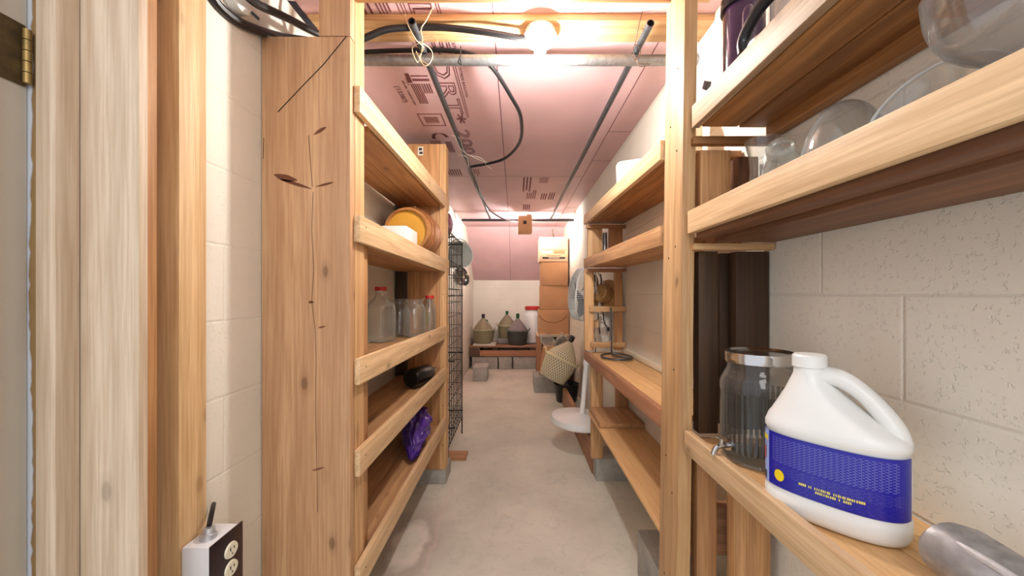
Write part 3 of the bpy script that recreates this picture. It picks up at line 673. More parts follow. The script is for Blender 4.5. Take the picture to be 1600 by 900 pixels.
# keg
KEG = wood('keg_staves', (196, 138, 80), (128, 78, 42), ring=3, knots=0, rough=.32)
KEGH = plain('keg_head', (214, 158, 62), .35, noise=.25, ns=5)
kg = thing('wooden_keg', 'small wooden keg lying on the second left shelf, yellow end facing out', 'keg', (-0.60, 2.12, 1.388))
MK = Matrix.Translation((-0.595, 2.14, 1.548)) @ Matrix.Rotation(R(-90), 4, 'X') @ Matrix.Rotation(0, 4, 'Z')
bm = bmesh.new(); lathe(bm, [(0.108, 0.02), (0.108, 0.0), (0.122, 0.0), (0.124, 0.02), (0.134, 0.07), (0.140, 0.12), (0.142, 0.16), (0.140, 0.2), (0.134, 0.25), (0.124, 0.30), (0.122, 0.32), (0.108, 0.32), (0.108, 0.3)], 48)
obj('barrel_body', bm, KEG, kg, MK)
bm = bmesh.new(); lathe(bm, [(0.0001, 0.016), (0.109, 0.016), (0.109, 0.024), (0.0001, 0.024)], 40); obj('barrel_head', bm, KEGH, kg, MK)
HOOP = plain('keg_hoop', (168, 112, 76), .3, .5)
for y, r in ((0.045, 0.130), (0.09, 0.1385), (0.225, 0.1385), (0.275, 0.131)):
    bm = bmesh.new(); lathe(bm, [(r - .002, -0.011), (r + 0.0015, -0.011), (r + .0025, 0.011), (r - .002, 0.011)], 48); obj('hoop', bm, HOOP, kg, MK @ Matrix.Translation((0, 0, y)))
bm = bmesh.new(); lathe(bm, [(0.0001, 0.162), (0.012, 0.162), (0.013, 0.135), (0.0001, .135)], 14); obj('bung', bm, W_ORANGE, kg, Matrix.Translation((-0.595, 2.30, 1.548)))
for y in (2.20, 2.40): brd('cradle', (-0.70, -0.50), (y, y + .03), (1.385, 1.418), W_ORANGE, kg)
wb = thing('white_box', 'small white carton on the second left shelf in front of the keg', 'box', (-0.585, 1.99, 1.388))
box_obj('carton', (-0.575, 1.955, 1.456), (0.115, 0.20, 0.13), plain('white_card', (240, 240, 238), .4), wb, bev=.001)
box_obj('printed_mark', (-0.5171, 1.98, 1.445), (0.0008, 0.10, 0.012), INK, wb, bev=0)
# black canister
kc = thing('black_canister', 'shiny black canister lying on the fourth left shelf', 'canister', (-0.60, 2.22, 0.69))
MC = Matrix.Translation((-0.575, 2.14, 0.743)) @ Matrix.Rotation(R(-18), 4, 'Z') @ Matrix.Rotation(R(-90), 4, 'X')
bm = bmesh.new(); lathe(bm, [(0.0001, 0), (0.044, 0), (0.05, 0.006), (0.053, 0.02), (0.053, 0.17), (0.05, 0.176), (0.0001, 0.176)], 36); obj('canister_body', bm, BLACKP, kc, MC)
bm = bmesh.new(); tube(bm, smooth_path([(0.03, -.02, 0.176), (0.03, -.02, 0.23), (-.02, -.02, .23), (-.02, -.02, 0.176)]), .004, 8); obj('handle', bm, CHROME, kc, MC)
# purple bag
def blob(name, m, loc, sx, sy, sz, parent=None, amp=.18, fold=7, seed=1, top=None):
    bm = bmesh.new(); bmesh.ops.create_icosphere(bm, subdivisions=5, radius=1.0)
    from mathutils import noise
    for v in bm.verts:
        p = v.co.copy(); d = 1 + amp * noise.noise(p * 1.6 + Vector((seed, 0, 0))) + amp * .55 * (1 - abs(noise.noise(p * fold * .5 + Vector((0, seed, 0)))) * 2.4) * .5
        d += amp * .3 * noise.noise(p * fold)
        if top: d *= 1 + top * max(0, p.z) ** 3
        v.co = Vector((p.x * sx * d, p.y * sy * d, p.z * sz * d))
    return obj(name, bm, m, parent, Matrix.Translation(loc), angle=60)
pbm = plain('purple_film', (74, 40, 140), 0.28, noise=.3, ns=14, coat=.5)
bm = bmesh.new()
from mathutils import noise as _n
rings = 40; seg = 64; ax0 = Vector((-0.525, 1.98, 0.375)); ax1 = Vector((-0.59, 2.34, 0.47)); prev = None
for i in range(rings + 1):
    t = i / rings; c = ax0.lerp(ax1, t); c.z += 0.03 * math.sin(t * 3.1)
    r = 0.022 + 0.075 * math.sin(min(1, t * 1.15) * math.pi * .5) ** 1.1; r *= (1 - max(0, t - .82) / .18 * .9) ** .5 if t > .82 else 1
    if t < .1: r *= 0.35 + t * 6.5
    ring = []
    for k in range(seg):
        a = 2 * math.pi * k / seg; q = Vector((math.cos(a), math.sin(a), t * 3))
        f = 1 + .20 * (0.5 - abs(_n.noise(q * 2.2)) * 2.2) + .10 * math.sin(a * 9 + t * 7 + 3 * _n.noise(q * 1.5)) + .06 * (0.5 - abs(_n.noise(q * 6)) * 2)
        ring.append(bm.verts.new(c + Vector((math.cos(a) * r * f * .85, 0.02 * _n.noise(q * 3), math.sin(a) * r * f))))
    if prev:
        for k in range(seg): bm.faces.new((prev[k], prev[(k + 1) % seg], ring[(k + 1) % seg], ring[k]))
    else: bm.faces.new(ring[::-1])
    prev = ring
bm.faces.new(prev)
for v in bm.verts: v.co.z = max(v.co.z, 0.388 + (v.co.y - 2.3) * .055)
tag(obj('plastic_bag', bm, pbm, angle=50), 'crumpled purple plastic bag on the lowest left shelf', 'bag')

# ------------------------------------------------------------------ wire grid rack, left, beyond the shelving
gr = thing('wire_rack', 'black wire grid rack standing behind the left shelving', 'rack', (-0.62, 3.1, 0))
GX0, GX1, GY0, GY1 = -0.745, -0.475, 2.72, 3.42
def gridpanel(name, fixed, axis, a0, a1, z0, z1, da, dz, r=0.0028):
    bm = bmesh.new(); n = round((a1 - a0) / da)
    mk = (lambda a, z: (fixed, a, z)) if axis == 'y' else (lambda a, z: (a, fixed, z))
    for i in range(n + 1): a = a0 + (a1 - a0) * i / n; tube(bm, [mk(a, z0), mk(a, z1)], r if 0 < i < n else r * 1.5, 6)
    k = round((z1 - z0) / dz)
    for i in range(k + 1): z = z0 + (z1 - z0) * i / k; tube(bm, [mk(a0, z), mk(a1, z)], r, 6)
    return obj(name, bm, WIRE, gr)
gridpanel('side_grid', GX1, 'y', GY0, GY1, 0.14, 1.64, 0.078, 0.10, .0034)
gridpanel('side_grid', GX0, 'y', GY0, GY1, 0.14, 1.64, 0.078, 0.10, .0034)
gridpanel('end_grid', GY1, 'x', GX0, GX1, 0.14, 1.64, 0.045, 0.10, .0022)
for z in (0.20, 0.70, 1.19, 1.63):
    bm = bmesh.new()
    for y in (GY0 + .25, GY1): tube(bm, [(GX0, y, z), (GX1 + .008, y, z)], 0.006, 8)
    for i in range(7): x = GX0 + (GX1 - GX0) * i / 6; tube(bm, [(x, GY0, z), (x, GY1, z)], .0022, 5)
    obj('wire_shelf', bm, WIRE, gr)
for (x, y) in ((GX0, GY0), (GX1, GY0), (GX0, GY1), (GX1, GY1)):
    bm = bmesh.new(); tube(bm, [(x, y, 0), (x, y, .16)], .006, 8); obj('foot', bm, WIRE, gr)
tag(brd('wood_scrap', (-0.56, -0.37), (2.86, 3.0), (0.0, 0.02), W_ORANGE), 'thin scrap of wood on the floor at the foot of the wire rack', 'scrap')
# flowered bag on top
t = NT('flowered_fabric'); vo = t.n('ShaderNodeTexVoronoi', i_Scale=13.0); t.l(t.coords(), vo.inputs[0])
t.l(t.ramp(vo.outputs['Distance'], [(0.0, lin((230, 190, 205))), (0.2, lin((214, 160, 182))), (0.32, lin((128, 48, 84))), (1, lin((112, 40, 74)))]), t.b.inputs['Base Color']); FLOW = t.m
fb = thing('fabric_bag', 'burgundy and pink flowered bag on top of the wire rack', 'bag', (-0.60, 3.05, 1.64))
blob('bag_body', FLOW, (-0.595, 3.05, 1.745), 0.095, 0.22, 0.105, fb, .12, 5, 3)
bx = thing('black_case', 'small black case on the rack under the flowered bag', 'case', (-0.57, 2.8, 1.64))
box_obj('case_body', (-0.545, 2.79, 1.652), (0.11, 0.08, 0.03), BLACKP, bx)
# hanging bucket and strainer
PAILM = plain('white_pail', (226, 228, 224), .35)
def pan(name, label, cat, loc, rot, prof, m, handle=None, hm=None):
    t = thing(name, label, cat, loc, rot=rot); bm = bmesh.new(); lathe(bm, prof, 40); obj('bowl', bm, m, t, local=True)
    if handle: bm = bmesh.new(); tube(bm, smooth_path(handle), .004, 8); obj('handle', bm, hm or m, t, local=True)
    return t
pan('white_pail', 'white pail hung sideways past the wire rack', 'pail', (-0.60, 3.66, 1.53), (R(82), R(0), R(35)),
    [(0.0001, 0.0), (0.085, 0.0), (0.09, 0.004), (0.118, 0.17), (0.124, 0.172), (0.124, 0.18), (0.116, 0.18), (0.086, 0.008), (0.0001, 0.006)], PAILM,
    [(-0.12, 0, .16), (-.08, .10, .17), (0, .14, .18), (.08, .10, .17), (.12, 0, .16)], STEEL)
pan('metal_pan', 'round metal pan hanging below the white pail', 'pan', (-0.56, 3.58, 1.34), (R(75), 0, R(60)),
    [(0.0001, 0.0), (0.03, 0.004), (0.06, 0.022), (0.08, 0.055), (0.088, 0.09), (0.092, 0.092), (0.086, 0.094), (0.076, .055), (0.0001, 0.004)], CHROME,
    [(-0.085, 0, .09), (-.13, 0, .10), (-.19, 0, .10), (-.2, 0, .095)], STEELD)
# black hook rail carrying pail and pan
bm = bmesh.new(); tube(bm, [(-0.774, 3.66, 1.68), (-0.60, 3.66, 1.68), (-0.58, 3.66, 1.70)], .005, 8); tube(bm, [(-0.60, 3.66, 1.68), (-0.61, 3.64, 1.44)], .003, 6)
tag(obj('wall_hook', bm, STEELD), 'dark hook on the left wall carrying the pail and the pan', 'hook')

# ------------------------------------------------------------------ back bench with demijohns
DKW = wood('old_sleeper', (112, 88, 72), (64, 46, 38), knots=.3)
be = thing('timber_bench', 'low bench of old timbers across the back wall', 'bench', (-0.2, 6.5, 0.19))
brd('sleeper', (-0.77, -0.60), (6.37, 7.0), (0.195, 0.345), DKW, be)
brd('front_beam', (-0.598, 0.42), (6.36, 6.40), (0.205, 0.30), W_RED, be)
brd('bench_board', (-0.765, 0.45), (6.37, 6.60), (0.346, 0.372), W_RED, be)
brd('bench_board', (-0.765, 0.45), (6.61, 6.80), (0.346, 0.372), DKW, be)
brd('bench_board', (-0.765, 0.45), (6.81, 7.02), (0.346, 0.372), W_RED, be)
brd('cross_beam', (-0.40, -0.31), (6.41, 7.0), (0.195, 0.345), DKW, be); brd('cross_beam', (0.20, 0.30), (6.41, 7.0), (0.195, 0.345), DKW, be)
for (x0, x1, lb) in ((-0.725, -0.315, 'left concrete block under the back bench'), (-0.295, -0.085, 'short middle concrete block under the back bench'), (-0.06, 0.33, 'right concrete block under the back bench')):
    block(((x0 + x1) / 2, 6.54, 0.097), (x1 - x0, 0.36, 0.192), lb)
block((-0.512, 5.64, 0.097), (0.195, 0.36, 0.192), 'concrete block alone on the floor before the back bench')
def wicker(name, rgb, dark, sx=70, sz=95, amt=.8):
    t = NT(name); c = lin(rgb); d = lin(dark)
    tc = t.n('ShaderNodeTexCoord'); sp = t.n('ShaderNodeSeparateXYZ'); t.l(tc.outputs['Object'], sp.inputs[0])
    an = t.n('ShaderNodeMath', operation='ARCTAN2'); t.l(sp.outputs['Y'], an.inputs[0]); t.l(sp.outputs['X'], an.inputs[1])
    m1 = t.n('ShaderNodeMath', operation='MULTIPLY'); t.l(an.outputs[0], m1.inputs[0]); m1.inputs[1].default_value = sx / 2
    m2 = t.n('ShaderNodeMath', operation='MULTIPLY'); t.l(sp.outputs['Z'], m2.inputs[0]); m2.inputs[1].default_value = sz * 3.14
    s1 = t.n('ShaderNodeMath', operation='SINE'); t.l(m1.outputs[0], s1.inputs[0]); s2 = t.n('ShaderNodeMath', operation='SINE'); t.l(m2.outputs[0], s2.inputs[0])
    pr = t.n('ShaderNodeMath', operation='MULTIPLY'); t.l(s1.outputs[0], pr.inputs[0]); t.l(s2.outputs[0], pr.inputs[1])
    mr = t.n('ShaderNodeMapRange'); t.l(pr.outputs[0], mr.inputs[0]); mr.inputs[1].default_value = -1; mr.inputs[2].default_value = 1
    t.l(t.ramp(mr.outputs[0], [(0.15, d), (0.55, c), (1, tuple(min(1, v * 1.1) for v in c))]), t.b.inputs['Base Color'])
    t.b.inputs['Roughness'].default_value = .6; t.bump(mr.outputs[0], amt, .004); return t.m
def demijohn(label, loc, s, bm_, cone_m, cap_m, rot=(0, 0, 0), rim_m=None, capd=0.055, group=None):
    t = thing('demijohn', label, 'demijohn', loc, rot=rot)
    def sc(p): return [(r * s, z * s) for r, z in p]
    b = bmesh.new(); lathe(b, sc([(0.0001, 0), (0.14, 0), (0.15, 0.012), (0.172, 0.12), (0.185, 0.235), (0.180, 0.235)]), 40); obj('basket', b, bm_, t, local=True)
    b = bmesh.new(); lathe(b, sc([(0.182, 0.232), (0.198, 0.236), (0.200, 0.252), (0.19, 0.262), (0.178, 0.258)]), 40); obj('rim', b, rim_m or bm_, t, local=True)
    b = bmesh.new(); lathe(b, sc([(0.176, 0.25), (0.168, 0.275), (0.145, 0.315), (0.11, 0.36), (0.07, 0.41), (0.036, 0.45), (0.030, 0.462)]), 40); obj('cone_cover', b, cone_m, t, local=True)
    b = bmesh.new(); lathe(b, sc([(0.026, 0.44), (0.024, 0.475), (0.030, 0.48), (0.0305, 0.48 + capd), (0.0001, 0.485 + capd)]), 20); obj('neck', b, cap_m, t, local=True)
    for sgn in (-1, 1):
        b = bmesh.new(); tube(b, smooth_path([(sgn * .19 * s, -.035 * s, .24 * s), (sgn * .215 * s, -.03 * s, .285 * s), (sgn * .215 * s, .03 * s, .285 * s), (sgn * .19 * s, .035 * s, .24 * s)]), .008 * s, 8); obj('handle', b, rim_m or bm_, t, local=True)
    return t
OLV = wicker('olive_basket', (150, 144, 112), (112, 106, 80), 60, 60, .3); OLC = wicker('lattice_cover', (148, 138, 112), (108, 96, 74), 60, 50, .4)
GRB = wicker('dark_grey_basket', (72, 76, 70), (48, 52, 48), 60, 60, .3); GRC = wicker('grey_lattice', (138, 130, 128), (84, 78, 78), 50, 50, .4)
GRN = plain('green_glass_neck', (30, 84, 48), .3); BRN = plain('brown_neck', (44, 26, 22), .4); RIMO = plain('olive_rim', (168, 162, 128), .5)
tag(box_obj('foam_slab', (-0.53, 6.55, 0.382), (0.36, 0.34, 0.018), plain('white_foam', (222, 218, 206), .7)), 'thin white slab under the leftmost demijohn on the bench', 'slab')
tag(box_obj('foam_slab', (-0.175, 6.865, 0.412), (0.30, 0.30, 0.078), plain('grey_foam', (150, 146, 138), .7)), 'thick grey slab under the middle demijohn on the bench', 'slab')
demijohn('olive demijohn with a dark brown neck at the left end of the back bench', (-0.56, 6.56, 0.393), 0.90, OLV, OLC, BRN, rim_m=RIMO)
demijohn('small demijohn with green neck behind the leftmost one', (-0.53, 6.90, 0.373), 0.72, OLV, OLC, GRN)
demijohn('tall olive demijohn with green neck in the middle of the back bench', (-0.175, 6.865, 0.453), 0.86, OLV, OLC, GRN, rim_m=RIMO)
demijohn('dark grey basket demijohn with green neck at the front of the bench', (0.01, 6.548, 0.373), 0.93, GRB, GRC, GRN, rim_m=plain('grey_rim', (92, 94, 88), .5), capd=.07)
dr = thing('plastic_drum', 'white plastic drum with a red screw lid at the back right', 'drum', (0.27, 6.82, 0.373))
b = bmesh.new(); lathe(b, [(0.0001, 0), (0.14, 0), (0.155, 0.015), (0.158, 0.45), (0.145, 0.50), (0.12, 0.525), (0.118, 0.56)], 40); obj('drum_body', b, WHITE, dr, local=True)
b = bmesh.new(); lathe(b, [(0.0001, 0.625), (0.125, 0.625), (0.135, 0.618), (0.138, 0.565), (0.12, 0.56)], 40, rfun=lambda a, z: 1 + .008 * math.sin(a * 36)); obj('screw_lid', b, RED, dr, local=True)
for s in (1,):
    b = bmesh.new(); tube(b, smooth_path([(s * .156, -.05, .30), (s * .19, -.04, .34), (s * .19, .04, .34), (s * .156, .05, .30)]), .009, 8); obj('carry_handle', b, RED, dr, local=True)

# ------------------------------------------------------------------ stacked cartons on a small table
tb = thing('side_table', 'small wooden table with pale top carrying the carton stack', 'table', (0.50, 5.6, 0))
brd('table_top', (0.27, 0.712), (5.38, 5.90), (0.628, 0.652), plain('pale_top', (206, 186, 160), .6), tb)
brd('leg', (0.275, 0.335), (5.40, 5.45), (0.0, 0.626), W_RED, tb); brd('leg', (0.655, 0.71), (5.40, 5.45), (0.0, 0.626), W_RED, tb)
brd('leg', (0.275, 0.335), (5.83, 5.88), (0.0, 0.626), W_RED, tb); brd('leg', (0.655, 0.71), (5.83, 5.88), (0.0, 0.626), W_RED, tb)
def carton(label, x0, x1, y0, y1, z0, z1, m, group=None, flaps=False, rz=0):
    t = thing('carton', label, 'box', ((x0 + x1) / 2, (y0 + y1) / 2, z0), rz)
    sx, sy, sz = x1 - x0, y1 - y0, z1 - z0
    b = bmesh.new(); add_box(b, (0, 0, sz / 2), (sx, sy, sz), bev=.003); obj('carton_body', b, m, t, local=True)
    b = bmesh.new(); add_box(b, (0, 0, sz + .0005), (sx * .99, .003, .001)); obj('flap_seam', b, CARDE, t, local=True)
    return t
zs = [0.653, 0.995, 1.325, 1.650, 1.985]
carton('plain carton with a wavy rip line, bottom of the stack', 0.30, 0.71, 5.43, 5.83, zs[0], zs[1] - .003, CARD)
b = bmesh.new(); tube(b, smooth_path([at(842, 492, 5.424), at(848, 499, 5.424), at(856, 503, 5.424), at(866, 504, 5.424), at(878, 501, 5.424), at(886, 494, 5.424)]), .004, 6); obj('torn_edge', b, CARDE, bpy.data.objects['carton'])
carton('plain brown carton, second from the bottom of the stack', 0.325, 0.70, 5.44, 5.82, zs[1], zs[2] - .003, CARD, rz=.01)
carton('plain brown carton, third from the bottom of the stack', 0.33, 0.70, 5.43, 5.81, zs[2], zs[3] - .003, CARD, rz=-.012)
ct = carton('lighter carton with a printed black band, top of the stack', 0.305, 0.695, 5.42, 5.80, zs[3], zs[4], CARDL)
M0 = WM[ct.name]
def onbox(name, x0, x1, z0, z1, m, d=.0012):
    b = bmesh.new(); add_box(b, ((x0 + x1) / 2, -0.19 - d / 2, (z0 + z1) / 2), (x1 - x0, d, z1 - z0)); return obj(name, b, m, ct, local=True, smooth=False)
onbox('lid_flap', -0.195, 0.19, 0.165, 0.33, CARDL, .004)
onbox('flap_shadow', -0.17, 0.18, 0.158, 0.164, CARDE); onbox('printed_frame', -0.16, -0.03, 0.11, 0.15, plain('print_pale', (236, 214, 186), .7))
onbox('printed_frame', 0.0, 0.15, 0.105, 0.15, TAPE); onbox('black_band', -0.155, 0.155, 0.035, 0.062, INK)
onbox('band_print', -0.07, 0.08, 0.042, 0.055, plain('band_letters', (190, 170, 150), .7), .002); onbox('red_print', -0.10, 0.10, 0.078, 0.086, plain('red_brown_print', (170, 96, 74), .7))
b = bmesh.new(); lathe(b, [(0.0001, 0), (0.03, 0), (0.022, 0.03), (0.011, 0.07), (0.009, 0.12), (0.0001, 0.12)], 16)
tag(obj('funnel', b, plain('dark_funnel', (88, 70, 60), .5), None, Matrix.Translation((0.49, 5.5, 1.986))), 'small dark funnel standing on the top carton', 'funnel')
# below the table
tu = thing('plastic_tub', 'dark green tub under the small table', 'tub', (0.47, 5.62, 0.0))
b = bmesh.new(); lathe(b, [(0.0001, 0), (0.12, 0), (0.125, 0.01), (0.165, 0.56), (0.175, 0.565), (0.175, 0.58), (0.16, 0.58)], 36); obj('tub_body', b, plain('green_grey', (82, 88, 74), .5), tu, local=True)
block((0.335, 5.03, 0.097), (0.25, 0.38, 0.192), 'concrete block under the tilted carton in front of the small table')
tc = thing('carton', 'open carton with a red printed side leaning under the small table', 'box', (0.395, 5.05, 0.197), rot=(0, R(8), R(-6)))
b = bmesh.new(); add_box(b, (0, 0, .17), (0.22, 0.30, 0.34), bev=.003); obj('carton_body', b, CARD, tc, local=True)
b = bmesh.new()
for k in range(5): add_box(b, (-0.1108, -0.10 + .05 * k, 0.17 + .02 * (k % 2)), (.001, .025, .12))
obj('red_print', b, plain('red_print', (176, 84, 70), .7), tc, local=True)
def glass_demi(label, loc, rot, s=1.0):
    t = thing('glass_carboy', label, 'carboy', loc, rot=rot)
    b = bmesh.new(); lathe(b, [(0.0001 * s, 0), (0.07 * s, 0.003), (0.11 * s, 0.04), (0.125 * s, 0.10), (0.115 * s, 0.16), (0.075 * s, 0.21), (0.03 * s, 0.245), (0.022 * s, 0.26), (0.022 * s, 0.29), (0.028 * s, .293)], 36)
    obj('glass_body', b, GLASSG, t, local=True); return t
carton('dark carton against the wall behind the tilted carton', 0.535, 0.708, 5.02, 5.30, 0.0, 0.43, plain('dark_card', (120, 88, 64), .8))
glass_demi('round glass carboy tilted on the pile below the table top', (0.60, 5.15, 0.46), (R(28), 0, R(-15)), .85)
glass_demi('smaller glass carboy lying on the open carton', (0.44, 5.05, 0.575), (R(62), 0, R(-40)), .62)
WICK = wicker('pale_wicker', (232, 222, 190), (120, 104, 72), 72, 42, 1.0)
demijohn('tilted pale wicker demijohn with a black neck resting on the black tub', (0.385, 4.42, 0.255), 1.0, WICK, WICK, BLACKP, rot=(R(-4), R(27), 0), rim_m=plain('pale_cane', (224, 212, 168), .6))
bt = thing('black_tub', 'black tub on the floor under the wicker demijohn', 'tub', (0.55, 4.45, 0))
b = bmesh.new(); lathe(b, [(0.0001, 0), (0.11, 0), (0.115, 0.01), (0.14, 0.19), (0.145, 0.2), (0.135, 0.2)], 32); obj('tub_body', b, BLACKP, bt, Matrix.Translation((0.555, 4.47, 0)))
tag(board('floor_plank', (0.52, 2.64, 0.10), (0.515, 4.95, 0.08), 0.185, 0.036, (0.04, 0, 1), W_RED), 'long reddish plank standing on edge along the right side of the floor', 'plank')

# ------------------------------------------------------------------ pedestal fan
FN = thing('pedestal_fan', 'white pedestal fan with round base leaning by the right shelving', 'fan', (0.47, 3.05, 0.2))
FANW = plain('fan_white', (236, 238, 236), .35); FANG = plain('fan_grille', (226, 230, 228), .4)
b = bmesh.new(); lathe(b, [(0.0001, 0), (0.205, 0), (0.218, 0.008), (0.222, 0.03), (0.214, 0.05), (0.18, 0.060), (0.05, 0.068), (0.03, 0.075), (0.0001, .075)], 48)
obj('base', b, FANW, FN, Matrix.Translation((0.475, 3.02, 0.222)) @ Euler((R(2), R(3), 0)).to_matrix().to_4x4())
b = bmesh.new(); tube(b, [(0.495, 3.03, 0.28), (0.535, 3.05, 0.70)], 0.019, 14); tube(b, [(0.535, 3.05, 0.70), (0.56, 3.03, 1.12)], 0.013, 12); obj('pole', b, FANW, FN)
b = bmesh.new(); tube(b, [(0.531, 3.05, 0.66), (0.536, 3.05, 0.72)], 0.024, 14); obj('collar', b, FANW, FN)
fc = Vector((0.515, 3.06, 1.20)); axd = Vector((-0.86, 0.42, 0.08)).normalized()
MF = Matrix.Translation(fc) @ axd.to_track_quat('Z', 'Y').to_matrix().to_4x4()
b = bmesh.new(); lathe(b, [(0.0001, -0.19), (0.03, -0.185), (0.05, -0.16), (0.055, -0.09), (0.05, -0.06), (0.0001, -0.055)], 30); obj('motor_housing', b, FANW, FN, MF)
def grille(name, z0, z1, sgn):
    b = bmesh.new(); Rg = 0.205; n = 84
    for i in range(n):
        a = 2 * math.pi * i / n; c, s = math.cos(a), math.sin(a)
        tube(b, [(c * r, s * r, z) for r, z in ((0.04, z1), (0.12, z1 - sgn * .004), (0.175, z1 - sgn * .018), (0.198, z1 - sgn * .035), (Rg, z0))], 0.0019, 4, caps=False)
    for r, z, rr in ((0.04, z1, .003), (0.12, z1 - sgn * .004, .0018), (0.175, z1 - sgn * .018, .0018), (Rg, z0, .004)): tube(b, circle((0, 0, z), r, 48), rr, 6, closed=True)
    if sgn > 0: lathe(b, [(0.0001, z1 + .002), (0.04, z1), (0.04, z1 - .003), (0.0001, z1 - .003)], 24)
    return obj(name, b, FANG, FN, MF)
grille('front_grille', 0.0, 0.085, 1); grille('back_grille', -0.004, -0.075, -1)
for k in range(3):
    b = bmesh.new(); g = []
    for i in range(7):
        r = 0.03 + i * .025; row = []
        for j in range(5):
            a = -0.5 + j * .25 + i * .03; row.append(b.verts.new((r * math.cos(a), r * math.sin(a), 0.03 * (j - 2) / 2 * .8)))
        g.append(row)
    for i in range(6):
        for j in range(4): b.faces.new((g[i][j], g[i + 1][j], g[i + 1][j + 1], g[i][j + 1]))
    bmesh.ops.solidify(b, geom=b.faces[:], thickness=.002)
    obj('blade', b, plain('smoky_blade', (120, 130, 138), .25), FN, MF @ Matrix.Translation((0, 0, .015)) @ Matrix.Rotation(k * 2.0944, 4, 'Z'))
b = bmesh.new(); lathe(b, [(0.0001, -.06), (0.03, -.055), (0.032, .03), (0.0001, .04)], 20); obj('hub', b, FANW, FN, MF)
wires('thin black fan cord hanging down beside the fan pole', [[(0.56, 2.93, 1.0), (0.585, 2.96, .8), (0.56, 2.98, 0.55), (0.60, 3.02, 0.3), (0.62, 2.95, 0.15), (0.60, 2.8, 0.02)]], BLACK, .0032, 'fan_cord', 'cord')

# ------------------------------------------------------------------ things hung behind the ladder end
HB = thing('straw_hat', 'tan straw hat hung on the right wall behind the ladder', 'hat', (0.63, 2.79, 1.20))
STR = wicker('straw', (186, 146, 92), (130, 96, 54), 50, 40, .5)
MH = Matrix.Translation((0.62, 2.765, 1.195)) @ Euler((R(75), R(10), R(-55))).to_matrix().to_4x4()
b = bmesh.new(); lathe(b, [(0.0001, .085), (0.05, .083), (0.062, .07), (0.068, 0.0)], 32); obj('crown', b, STR, HB, MH)
b = bmesh.new(); lathe(b, [(0.068, 0), (0.11, -.004), (0.112, 0), (0.068, .004)], 40); obj('brim', b, STR, HB, MH)
def cordpath(x, z0, z1, y=2.74, am=.02, n=7, sd=0):
    random.seed(sd); return [(x + random.uniform(-am, am), y + random.uniform(-.015, .015), z0 + (z1 - z0) * i / n) for i in range(n + 1)]
wires('bundle of white cords hanging behind the ladder rungs', [cordpath(0.535, 1.355, 0.95, sd=3), cordpath(0.55, 1.35, 0.90, sd=4), [(0.56, 2.74, 1.35), (0.60, 2.73, 1.25), (0.585, 2.72, 1.15), (0.55, 2.72, 1.2), (0.54, 2.73, 1.34)], cordpath(0.56, 1.15, .98, sd=5, am=.03)], plain('white_cord', (216, 212, 204), .5), .0045, 'cord_bundle', 'cords')
wires('black cord with plug hanging behind the ladder rungs', [[(0.575, 2.73, 1.34), (0.585, 2.72, 1.15), (0.595, 2.72, 1.02), (0.615, 2.70, 0.975)], [(0.555, 2.73, 1.1), (0.56, 2.73, 1.0), (0.57, 2.73, .93)]], BLACK, .004, 'plug_cord', 'cord')
b = bmesh.new(); add_box(b, (0.618, 2.695, 0.965), (.016, .016, .026), bev=.003); 
tag(obj('cord_plug', b, BLACKP), 'small black plug at the end of the cord behind the ladder', 'plug')
tag(blob('hanging_bag', plain('clear_film_bag', (228, 222, 210), .35, noise=.1), (0.63, 2.84, 0.98), 0.05, 0.03, 0.15, None, .2, 6, 8), 'pale plastic bag hanging on the wall behind the ladder', 'bag')
tag(blob('black_pouch', BLACKP, (0.535, 2.79, 1.285), 0.035, 0.03, 0.06, None, .15, 5, 9), 'black pouch hanging at the top behind the ladder', 'pouch')
tag(box_obj('wall_tag', (0.538, 2.70, 1.0), (.035, .003, .055), plain('tan_tag', (214, 176, 136), .7)), 'small tan tag hanging among the cords', 'tag')
# bent steel rod stand
rs = thing('rod_stand', 'bent steel rod stand with an upright on the right bench', 'stand', (0.60, 2.45, 0.818))
b = bmesh.new()
pts = []
for i in range(40):
    a = 2 * math.pi * i / 40; pts.append((0.60 + 0.088 * math.cos(a), 2.40 + 0.12 * math.sin(a), 0.824))
tube(b, pts, 0.0065, 8, closed=True); obj('ring', b, STEELD, rs)
b = bmesh.new(); tube(b, [(0.60, 2.52, 0.824), (0.597, 2.52, 1.115)], .005, 8); obj('upright', b, STEELD, rs)
b = bmesh.new(); tube(b, smooth_path([(0.60, 2.52, 0.826), (0.60, 2.40, 0.826), (0.66, 2.34, .826)]), .006, 8); obj('cross_bar', b, STEELD, rs)

# items on the right far upper shelf
pc = thing('plastic_container', 'white plastic container on the top right shelf beyond the post', 'container', (0.60, 1.98, 1.69))
b = bmesh.new(); lathe(b, [(0.0001, 0), (0.085, 0), (0.092, 0.01), (0.098, 0.14), (0.092, 0.155), (0.06, 0.165), (0.0001, .165)], 36, rfun=sq(5, .4)); obj('container_body', b, WHITE, pc, local=True)
yb = thing('yellow_canister', 'yellow canister on the top right shelf close behind the post', 'canister', (0.62, 1.45, 1.668))
b = bmesh.new(); lathe(b, [(0.0001, 0), (0.05, 0), (0.052, 0.01), (0.052, 0.14), (0.04, 0.16), (0.0001, .16)], 30); obj('canister_body', b, plain('cream_yellow', (232, 222, 190), .4), yb, local=True)
b = bmesh.new(); lathe(b, [(0.0001, .2), (0.036, .2), (0.038, 0.16), (0.0001, .16)], 30); obj('yellow_cap', b, plain('yellow', (214, 186, 60), .4), yb, local=True)

